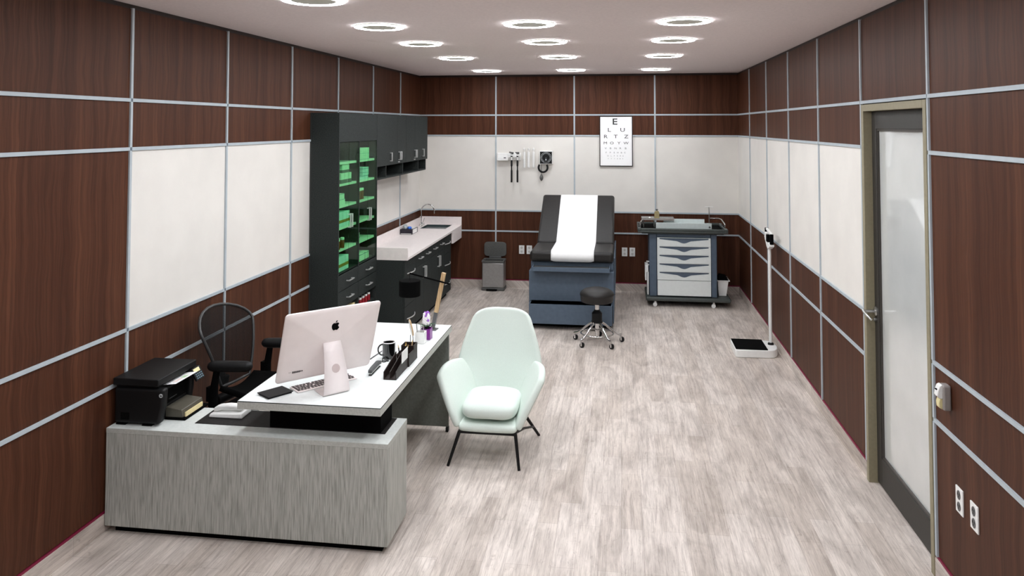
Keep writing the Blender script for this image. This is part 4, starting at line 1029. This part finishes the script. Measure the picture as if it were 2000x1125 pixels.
# stapler
t = thing('stapler', 'dark grey stapler lying between the screen and the organizer', 'stapler', (1.215, -5.51, zt))
Mt = Matrix.Translation((1.2155, -5.515, zt)) @ Matrix.Rotation(radians(90+1), 4, 'Z')
build('stapler_base', MB().xbox(Mt, -.085, .075, -.009, .009, .0005, .006), BLACKP, t, bevel=.002)
build('stapler_arm', MB().prism([(-.088, .014), (-.088, .030), (-.05, .036), (.05, .038), (.085, .030), (.085, .012), (.02, .020)], -.0105, .0105, 'y', Mt), mat('stapler_grey', (70, 72, 72), .5, noise=.04), t, bevel=.003)
build('staple_rail', MB().xbox(Mt, -.084, .06, -.006, .006, .0085, .0138), STEEL, t)
# sheet of paper and pen behind the screen
o = build('paper_sheet', MB().xbox(Matrix.Translation((1.04, -5.28, zt)) @ Matrix.Rotation(radians(4), 4, 'Z'), -.105, .105, -.13, .13, .0004, .0014), CHARTW, loc=(1.04, -5.28, zt)); tag(o, 'white sheet of paper lying on the desk behind the screen', 'paper')
o = build('pen', MB().cyl((1.128, -5.335, zt+.0045), (1.145, -5.175, zt+.0045), .0038, 10, .003), GREYM, loc=(1.136, -5.25, zt), smooth=True); tag(o, 'thin grey pen lying on the desk left of the mug', 'pen')

# desk organizer
t = thing('desk_organizer', 'dark wood desk organizer with file slots and stepped pen boxes', 'organizer', (1.34, -5.45, zt))
ox0, ox1 = 1.305, 1.373
c = MB().box(ox0, ox1, -5.648, -5.43, zt+.0004, zt+.006)
def slant(xa, xb): c.prism([(-5.648, zt+.006), (-5.43, zt+.006), (-5.43, zt+.082), (-5.648, zt+.040)], xa, xb, 'x')
slant(ox0, ox0+.004); slant((ox0+ox1)/2-.002, (ox0+ox1)/2+.002); slant(ox1-.004, ox1)
build('file_slots', c, DARKW, t)
def open_box(x0, x1, y0, y1, z0, z1, w=.004):
    return MB().box(x0, x1, y0, y1, z0, z0+.004).box(x0, x0+w, y0, y1, z0+.004, z1).box(x1-w, x1, y0, y1, z0+.004, z1).box(x0+w, x1-w, y0, y0+w, z0+.004, z1).box(x0+w, x1-w, y1-w, y1, z0+.004, z1)
build('low_pen_box', open_box(ox0+.004, ox1+.006, -5.429, -5.335, zt+.0004, zt+.068), DARKW, t)
build('tall_pen_box', open_box(ox0+.002, ox1+.006, -5.334, -5.258, zt+.0004, zt+.088), DARKW, t)
o = build('note_card', MB().xbox(Matrix.Translation((ox1-.0035, -5.50, zt+.03)) @ Matrix.Rotation(radians(0), 4, 'Y'), .0045, .0055, -.055, .06, .025, .085), WHITE, loc=(ox1, -5.5, zt+.03)); tag(o, 'white note card leaning on the dark desk organizer', 'card')
for i, (x, y, ax_, ay_) in enumerate(((1.325, -5.40, -.010, -.012), (1.340, -5.385, .004, .008), (1.352, -5.395, .012, -.006))):
    o = thing('pencil', 'pencil with pale tip in the low pen box, %s of three' % ('left', 'middle', 'right')[i], 'pencil', (x, y, zt), 0, 'pencils in the low pen box')
    build('shaft', MB().cyl((x, y, zt+.006), (x+ax_, y+ay_, zt+.098), .0033, 8), BLACKP, o, smooth=True)
    build('tip', MB().cyl((x+ax_, y+ay_, zt+.0982), (x+ax_*1.2, y+ay_*1.2, zt+.114), .0032, 8, .0006), GOLD, o, smooth=True)
for i, (x, y, ax_, ay_) in enumerate(((1.335, -5.31, -.004, -.01), (1.348, -5.285, .006, .01))):
    o = thing('pencil', 'pencil with wooden tip in the tall pen box, %s of two' % ('left', 'right')[i], 'pencil', (x, y, zt), 0, 'pencils in the tall pen box')
    build('shaft', MB().cyl((x, y, zt+.006), (x+ax_, y+ay_, zt+.09), .0033, 8), OAK, o, smooth=True)
    build('tip', MB().cyl((x+ax_, y+ay_, zt+.0902), (x+ax_*1.2, y+ay_*1.2, zt+.105), .0032, 8, .0006), GOLD, o, smooth=True)

# white cube holder with pens
t = thing('cube_holder', 'small white cube pen holder beside the purple flower pot', 'pen holder', (1.32, -4.962, zt))
build('cube_body', open_box(1.291, 1.349, -4.992, -4.934, zt+.0004, zt+.068, .005), WHITE, t, bevel=.0015)
for i, (x, y, ax_) in enumerate(((1.305, -4.965, -.012), (1.319, -4.955, .0), (1.334, -4.962, .003))):
    o = build('pen', MB().cyl((x, y, zt+.005), (x+ax_, y, zt+.112), .004, 10, .003), STEEL, loc=(x, y, zt), smooth=True); tag(o, 'silver pen in the white cube holder, %s of three' % ('left', 'middle', 'right')[i], 'pen', 'silver pens in the white cube')
# flower in a purple pot
t = thing('potted_flower', 'white and lilac flower spike in a square purple pot', 'flower', (1.333, -4.85, zt))
build('pot', open_box(1.300, 1.362, -4.905, -4.84, zt+.0004, zt+.066, .005), PURPLE, t, bevel=.002)
lv = MB()
for k in range(13):
    a = 2.4*k; L_ = .045+.012*(k % 3)
    b0 = Vector((1.331, -4.872, zt+.06)); dr_ = Vector((cos(a), sin(a), 0)); sd = Vector((-sin(a), cos(a), 0))
    p = [b0, b0+dr_*L_*.4+sd*.009+Vector((0,0,.026)), b0+dr_*L_+Vector((0,0,.030-.01*(k % 2))), b0+dr_*L_*.4-sd*.009+Vector((0,0,.026)), b0+dr_*L_*.45+Vector((0,0,.032))]
    lv.add(p, [(0,1,4), (1,2,4), (2,3,4), (3,0,4), (0,3,2,1)])
build('leaves', lv, LEAF, t)
fl = MB(); fl2 = MB()
for k in range(46):
    a = 2.399*k; zz = zt+.085+.0016*k; r_ = .017*(1-.35*(k/46)**3)
    cx_, cy_ = 1.331+r_*cos(a), -4.872+r_*sin(a)
    bl = blob(cx_, cy_, zz, .0075, k, 1.2)
    (fl if k < 42 and k % 9 else fl2).merge(bl)
build('white_blossom', fl, PETAL, t, smooth=True); build('lilac_blossom', fl2, LILAC, t, smooth=True)
build('stem', MB().cyl((1.331, -4.872, zt+.05), (1.331, -4.872, zt+.15), .006, 8), LEAF, t, smooth=True)
# small round mirror on wire stand
t = thing('desk_mirror', 'small tilted round disc on a thin wire stand', 'mirror', (1.275, -5.03, zt))
Mm = Matrix.Translation((1.280, -5.035, zt+.108)) @ Matrix.Rotation(radians(24), 4, 'Z') @ Matrix.Rotation(radians(-12), 4, 'Y') @ Matrix.Rotation(pi/2, 4, 'Y')
build('disc', MB().lathe([(0, -.004), (.044, -.004), (.046, 0), (.044, .004), (0, .004)], (0,0,0), 36, Mm).v and MB().merge(MB().lathe([(0, -.004), (.044, -.004), (.046, 0), (.044, .004), (0, .004)], (0,0,0), 36), Mm), STEEL, t, smooth=True)
build('disc_rim', MB().merge(MB().tube([(.0455*cos(2*pi*k/40), .0455*sin(2*pi*k/40), 0) for k in range(40)], .0045, 8, closed=True), Mm), OAK, t, smooth=True)
build('wire_stand', MB().cyl((1.276, -5.04, zt+.003), (1.277, -5.04, zt+.066), .0018, 8).cyl((1.292, -5.02, zt+.003), (1.287, -5.03, zt+.07), .0018, 8).tube([(1.295+.022*cos(2*pi*k/28), -5.045+.022*sin(2*pi*k/28), zt+.0025) for k in range(28)], .002, 6, closed=True), BLACKP, t, smooth=True)
# desk lamp
t = thing('desk_lamp', 'black drum-shade desk lamp on a slanted pale wooden pole', 'lamp', (1.316, -4.654, zt))
ly = -4.654
build('lamp_base', MB().prism([(1.292, -4.70), (1.345, -4.69), (1.352, -4.64), (1.30, -4.62)], zt+.0004, zt+.006, 'z'), GREYM, t, bevel=.001)
P0 = Vector((1.318, ly, zt+.006)); P1 = Vector((1.389, ly, 1.043)); dd = (P1-P0)
def sqbar(a, b, w):
    ax_ = (b-a).normalized(); s1 = Vector((0,1,0)); s2 = ax_.cross(s1).normalized()
    vs = [p+s1*w*i+s2*w*j for p in (a, b) for i, j in ((-1,-1), (1,-1), (1,1), (-1,1))]
    return MB().add(vs, [(0,3,2,1), (4,5,6,7), (0,1,5,4), (1,2,6,5), (2,3,7,6), (3,0,4,7)])
build('metal_sleeve', sqbar(P0, P0+dd*.29, .0115), GREYM, t)
build('wooden_pole', sqbar(P0+dd*.291, P1, .0125), OAK, t, bevel=.001)
arm0, arm1 = Vector((1.166, ly-.018, 1.038)), Vector((1.432, ly-.018, .976))
build('swing_arm', MB().cyl(arm0, arm1, .0052, 10), BLACK, t, smooth=True)
build('shade_cord', MB().cyl(arm0, (1.168, ly-.018, .992), .0012, 6), BLACK, t)
build('lamp_shade', MB().lathe([(0, .993), (.066, .993), (.069, .990), (.069, .897), (.067, .894), (.064, .897), (.064, .985), (0, .985)], (1.168, ly-.018, 0), 40), BLACK, t, smooth=True)
build('bulb', MB().lathe([(0, .895), (.012, .90), (.016, .915), (.010, .935), (.008, .984), (0, .984)], (1.168, ly-.018, 0), 16), WHITE, t, smooth=True)

# ------------------------------------------------------------------ printer on the credenza
zp = .5063
t = thing('printer', 'black multifunction printer with open paper path on the credenza', 'printer', (.15, -5.80, zp))
pb = MB().box(.022, .225, -5.972, -5.640, zp+.010, .695)
build('printer_body', MB().box(.022, .232, -5.955, -5.650, zp+.010, .700), BLACKP, t, bevel=.004)
build('side_cover', MB().prism([(.022, zp+.010), (.264, zp+.010), (.282, .60), (.288, .690), (.022, .690)], -5.972, -5.925, 'y'), BLACKP, t, bevel=.014, bseg=4)
build('side_cover', MB().prism([(.022, zp+.010), (.240, zp+.010), (.255, .60), (.258, .690), (.022, .690)], -5.680, -5.640, 'y'), BLACKP, t, bevel=.010, bseg=3)
build('scanner_lid', MB().box(.018, .262, -5.978, -5.636, .704, .738), BLACKP, t, bevel=.004, bseg=2)
build('feet', MB().box(.03, .08, -5.965, -5.93, zp, zp+.0095).box(.17, .22, -5.965, -5.93, zp, zp+.0095).box(.03, .08, -5.69, -5.65, zp, zp+.0095), BLACK, t)
vt = MB()
for k in range(6): vt.box(.060, .105, -5.9735, -5.9722, zp+.030+k*.006, zp+.033+k*.006)
build('side_vents', vt, BLACK, t)
build('inner_slot', MB().box(.2325, .236, -5.920, -5.682, zp+.075, .655), BLACK, t)
build('silver_lip', MB().box(.2365, .240, -5.85, -5.78, .600, .602), STEEL, t)
build('panel_bracket', MB().box(.232, .262, -5.69, -5.61, .66, .698), BLACKP, t)
build('output_shelf', MB().box(.2325, .262, -5.924, -5.681, .668, .676), BLACKP, t)
build('paper_tray', MB().box(.2325, .345, -5.875, -5.655, zp+.001, zp+.010), BLACK, t)
build('tray_cover', MB().prism([(.233, zp+.0105), (.322, zp+.0105), (.330, zp+.014), (.322, zp+.050), (.233, zp+.060)], -5.868, -5.68, 'y'), TAN, t, bevel=.003)
build('paper_stack', MB().box(.3305, .338, -5.855, -5.70, zp+.0125, zp+.034), CREAM, t)
Mc = Matrix.Translation((.276, -5.65, .674)) @ Matrix.Rotation(radians(60), 4, 'Y') 
cp = build('control_panel', MB().xbox(Mc, -.030, .040, -.042, .036, -.006, .006), BLACKP, t, bevel=.003)
build('display', MB().xbox(Mc, -.024, -.004, -.034, .020, .0062, .0074), SCREENY, cp)
bb = MB()
for r_ in range(3):
    for k in range(4): bb.xbox(Mc, .004+r_*.011, .010+r_*.011, -.032+k*.016, -.024+k*.016, .0062, .0076)
build('buttons', bb, BTN, cp)
Mh = Matrix.Translation((.2425, -5.9735, .656)) 
lg = build('round_logo', MB().merge(MB().lathe([(0, 0), (.0095, 0), (.0095, .0012), (0, .0012)], (0,0,0), 24, Matrix.Rotation(pi/2, 4, 'X') ), Matrix.Translation((.273, -5.9722, .660))), SILVERL, t)
build('logo_letters', text_mb('hp', .013, Matrix.Translation((.273, -5.9738, .6605)) @ Matrix.Rotation(pi/2, 4, 'X'), 1, .0003, .0003, .25), BLACK, lg)
o = build('printed_page', MB().add([(.208, -5.89, .6815), (.300, -5.89, .692), (.300, -5.695, .692), (.208, -5.695, .6815), (.208, -5.89, .6825), (.300, -5.89, .693), (.300, -5.695, .693), (.208, -5.695, .6825)], MB().box(0,1,0,1,0,1).f), CHARTW, loc=(.25, -5.79, .682))
tag(o, 'printed page with pale colour blocks lying in the printer output', 'paper')
Mq = lambda x: .6831+(x-.208)*.1141
pc = MB(); 
for x0_, x1_, y0_, y1_ in ((.262, .285, -5.86, -5.80),): pc.add([(x0_, y0_, Mq(x0_)), (x1_, y0_, Mq(x1_)), (x1_, y1_, Mq(x1_)), (x0_, y1_, Mq(x0_))], [(0,1,2,3)])
build('pink_block', pc, mat('pale_pink_print', (240, 222, 218), .7, noise=.02), o, world=True)
pc = MB().add([(.262, -5.79, Mq(.262)), (.288, -5.79, Mq(.288)), (.288, -5.75, Mq(.288)), (.262, -5.75, Mq(.262))], [(0,1,2,3)])
build('green_block', pc, mat('pale_green_print', (196, 224, 186), .7, noise=.02), o)

# ------------------------------------------------------------------ telephone
t = thing('telephone', 'white desk telephone resting on the black mat', 'telephone', (.53, -5.77, .5085))
zp2 = .5086
build('phone_base', MB().add([(.440, -5.825, zp2), (.622, -5.825, zp2), (.622, -5.715, zp2), (.440, -5.715, zp2), (.446, -5.820, zp2+.018), (.614, -5.820, zp2+.026), (.614, -5.722, zp2+.026), (.446, -5.722, zp2+.018)], MB().box(0,1,0,1,0,1).f), WHITE, t, bevel=.006, bseg=3)
hp = [(.452, zp2+.022), (.455, zp2+.040), (.480, zp2+.050), (.53, zp2+.057), (.58, zp2+.056), (.604, zp2+.050), (.608, zp2+.032), (.588, zp2+.031), (.565, zp2+.038), (.50, zp2+.033), (.480, zp2+.024)]
build('handset', MB().prism(hp, -5.800, -5.755, 'y'), WHITE, t, bevel=.007, bseg=3)
kp = MB()
for r_ in range(3):
    for k in range(5): kp.box(.49+k*.02, .502+k*.02, -5.748+r_*.009, -5.742+r_*.009, zp2+.0225, zp2+.0275)
build('keypad', kp, GREYM, t)

# ------------------------------------------------------------------ office chair (local frame, facing +x)
OC = Vector((.335, -5.19, 0))
t = thing('office_chair', 'black mesh-backed office chair with padded arms behind the desk', 'chair', tuple(OC), radians(-10))
MESH = mesh_fabric_mat()
FRM = mat('charcoal_frame', (46, 46, 46), .35, spec=.5, noise=.03)
def back_pt(y, z_):
    f = (z_-.47)/.46
    return (-.105-.17*f+.9*y*y+.03*sin(pi*f), y, z_)
outl = []
def hwid(f): return .125+.105*min(1, f/.72)**.9
pl = [(hwid(k/12*.74), .475+.43*k/12*.74) for k in range(13)]
top = []
for k in range(1, 12):
    a = pi/2*(k/11*2-0); 
    a = pi*k/12; top.append((hwid(.74)*cos(a), .475+.43*(.74+.26*sin(a))))
right = pl; left = [(-y, z_) for y, z_ in reversed(pl)]
loop = right+top+left
bot = [(-.125+.25*k/6, .478-.012*sin(pi*k/6)) for k in range(1, 6)]
loop2 = loop+bot
build('back_frame', MB().tube([back_pt(y, z_) for y, z_ in loop2], .009, 10, closed=True), FRM, t, world=False, smooth=True)
vs = []; fs = []; nr = 16
ctr = (0, .70)
for s in [i/nr for i in range(nr, 0, -1)]:
    for y, z_ in loop2: vs.append(back_pt(ctr[0]+(y-ctr[0])*s, ctr[1]+(z_-ctr[1])*s))
vs.append(back_pt(*ctr)); n_ = len(loop2)
for i in range(nr-1):
    for k in range(n_): fs.append((i*n_+k, i*n_+(k+1) % n_, (i+1)*n_+(k+1) % n_, (i+1)*n_+k))
for k in range(n_): fs.append(((nr-1)*n_+k, (nr-1)*n_+(k+1) % n_, nr*n_))
build('back_mesh', MB().add(vs, fs), MESH, t, world=False, smooth=True, ang=180)
build('lumbar_spine', MB().tube([(-.16, 0, .38), (-.185, 0, .48), (-.205, 0, .56)], .02, 10), BLACKP, t, world=False, smooth=True)
def seat_fn(u, v):
    x = -.08+.40*v; w = .215-.05*(1-v)**2*1.2; y = (u*2-1)*w
    return (x, y, .415+.045*(u*2-1)**2+.02*(1-v)-.045*max(0, v-.8)*5*.6)
build('seat', MB().grid(seat_fn, 17, 15), BLACK, t, world=False, smooth=True, solid=.03, ang=180)
for s in (-1, 1):
    ya_ = s*.245
    pts = [(-.080+.255*q_, ya_, .638) for q_ in (0, .03, .07, .14, .3, .5, .7, .86, .93, .97, 1)]
    Ma = Matrix.Translation((-.01, ya_, 0)) @ Matrix.Rotation(radians(17), 4, 'Z') @ Matrix.Translation((.01, -ya_, 0))
    build('arm_pad', MB().tube([Ma @ Vector(q_) for q_ in pts], [.008, .019, .026, .030, .031, .031, .031, .030, .026, .019, .008], 16), BLACKP, t, world=False, smooth=True)
    build('arm_post', MB().tube([(-.03, ya_, .615), (-.05, ya_, .50), (-.055, ya_, .42), (-.04, ya_-s*.02, .36), (0, ya_-s*.10, .34)], [.018, .022, .026, .022, .018], 12).box(-.085, -.035, ya_-.02, ya_+.02, .44, .52), BLACK, t, world=False, smooth=True)
build('tilt_mechanism', MB().box(-.09, .09, -.10, .10, .325, .375).cyl((-.13, -.12, .39), (-.13, .12, .39), .03, 16).tube([(-.13, 0, .39), (-.17, 0, .42), (-.16, 0, .5)], .02, 10), BLACKP, t, world=False, bevel=.004)
build('gas_lift', MB().cyl((0,0,.09), (0,0,.324), .024, 16), BLACKP, t, world=False, smooth=True)
for k in range(5):
    a = 2*pi*k/5+.3; R_ = .27
    build('base_leg', MB().tube([(.02*cos(a), .02*sin(a), .10), (.14*cos(a), .14*sin(a), .088), (R_*cos(a), R_*sin(a), .065)], [.022, .018, .013], 10), BLACKP, t, world=False, smooth=True)
    build('caster', MB().cyl((R_*cos(a)-.018*sin(a), R_*sin(a)+.018*cos(a), .0265), (R_*cos(a)+.018*sin(a), R_*sin(a)-.018*cos(a), .0265), .026, 16).cyl((R_*cos(a), R_*sin(a), .03), (R_*cos(a), R_*sin(a), .064), .008, 8), BLACK, t, world=False, smooth=True)

# ------------------------------------------------------------------ mint armchair
AX = 1.742
t = thing('armchair', 'pale mint high-backed armchair with thin black metal legs', 'armchair', (AX, -4.8, 0))
def interp(tab, q_):
    for (a, va), (b, vb) in zip(tab, tab[1:]):
        if q_ <= b: f = (q_-a)/(b-a); return va+(vb-va)*f
    return tab[-1][1]
WT = [(0, .17), (.12, .205), (.36, .268), (.44, .275), (.62, .248), (.78, .218), (.88, .202), (.95, .190), (1, .168)]
def back_fn(u, v):
    y_ = u*2-1; zb_ = .235+(.790-.235)*v
    zz = zb_-.030*abs(y_)**4*max(0, (v-.75)/.25)
    w_ = interp(WT, v)
    return (AX+w_*y_, -4.60+.15*v**.8-.075*abs(y_)**2.6*(1-.55*v), zz)
build('back_shell', MB().grid(back_fn, 15, 17), MINT, t, solid=.034, sub=2, smooth=True)
for s in (-1, 1):
    K = [(.140, -4.590, .27), (.246, -4.590, .505), (.330, -4.975, .505), (.172, -5.080, .190)]     # rear low, rear top, front top, front low
    def arm_fn(u, v):
        a_, b_ = u*2-1, v*2-1
        u2 = (a_*math.sqrt(1-.24*b_*b_)+1)/2; v2 = (b_*math.sqrt(1-.24*a_*a_)+1)/2
        p = [Vector(k) for k in K]
        lo = p[0].lerp(p[3], u2); hi = p[1].lerp(p[2], u2); q_ = lo.lerp(hi, v2)
        q_ += Vector((-.006*sin(pi*v2)+.016*sin(pi*u2)*v2, 0, .012*sin(pi*u2)*v2))
        return (AX+s*q_.x, q_.y, q_.z)
    build('armrest', MB().grid(arm_fn, 11, 11), MINT, t, solid=.044, sub=2, smooth=True)
def pan_fn(u, v):
    x = (u*2-1); return (AX+x*(.175+.012*sin(pi*v)), -4.60-.455*v, .232-.012*v-.004*(1-x*x))
build('seat_pan', MB().grid(pan_fn, 9, 9), MINT, t, solid=.050, sub=2, smooth=True)
# seat cushion
def cush(u, v):
    a = 2*pi*u; b2 = pi*(v-.5); ca, sa = cos(a), sin(a)
    sx_ = math.copysign(abs(ca)**.45, ca); sy_ = math.copysign(abs(sa)**.45, sa)
    cz = sin(b2); cr = cos(b2)**.42 if cos(b2) > 1e-9 else 0
    return (AX+.168*sx_*cr, -4.855+.195*sy_*cr, .305+.052*math.copysign(abs(cz)**.8, cz)+.012*(1-min(1, (sx_*cr)**2+(sy_*cr)**2)))
build('seat_cushion', MB().grid(cush, 56, 25, True), MINT, t, smooth=True, ang=180)
fr2 = MB().tube([(AX-.165, -5.03, .190), (AX+.165, -5.03, .190), (AX+.165, -4.66, .200), (AX-.165, -4.66, .200)], .009, 10, closed=True)
build('under_frame', fr2, BLACKP, t, smooth=True)
LG = [((AX-.168, -5.025, .192), (1.512, -5.058, 0)), ((AX+.165, -5.025, .192), (1.934, -5.064, 0)), ((AX+.16, -4.68, .200), (1.994, -4.545, 0)), ((AX-.16, -4.68, .200), (1.470, -4.545, 0))]
for a, b_ in LG: build('leg', MB().cyl(a, b_, .0105, 14, .0085), BLACKP, t, smooth=True)
build('side_brace', MB().tube([(1.965, -4.60, .075), (1.93, -4.80, .14), (1.90, -5.0, .185)], .007, 10), BLACKP, t, smooth=True)
build('side_brace', MB().tube([(1.50, -4.60, .075), (1.54, -4.80, .14), (1.575, -5.0, .185)], .007, 10), BLACKP, t, smooth=True)

# ------------------------------------------------------------------ camera, world, view
cam = bpy.data.cameras.new('camera'); co = bpy.data.objects.new('camera', cam); COL.objects.link(co)
f_px = 1493.378; yw_, pt_ = -0.138013, 0.0374437
fwd = Vector((sin(yw_)*cos(pt_), cos(yw_)*cos(pt_), sin(pt_))); rgt = Vector((cos(yw_), -sin(yw_), 0)); upv = rgt.cross(fwd)
co.matrix_world = Matrix(((rgt.x, upv.x, -fwd.x, 2.534778), (rgt.y, upv.y, -fwd.y, -9.520772), (rgt.z, upv.z, -fwd.z, 1.991668), (0,0,0,1)))
cam.sensor_width = 36; cam.lens = 36*f_px/2000; cam.clip_start = .05
cam.shift_x = -7.658/2000; cam.shift_y = -372.56/2000
SC.camera = co
w = bpy.data.worlds.new('world'); SC.world = w; w.use_nodes = True
w.node_tree.nodes['Background'].inputs['Color'].default_value = (.5, .5, .5, 1); w.node_tree.nodes['Background'].inputs['Strength'].default_value = .3
SC.view_settings.view_transform = 'Standard'; SC.view_settings.look = 'None'; SC.view_settings.gamma = 1; SC.view_settings.use_curve_mapping = False
SC.view_settings.exposure = 0.0
SC.cycles.use_denoising = True
SC.cycles.max_bounces = 10; SC.cycles.diffuse_bounces = 6; SC.cycles.transparent_max_bounces = 16
SC.cycles.sample_clamp_indirect = 8
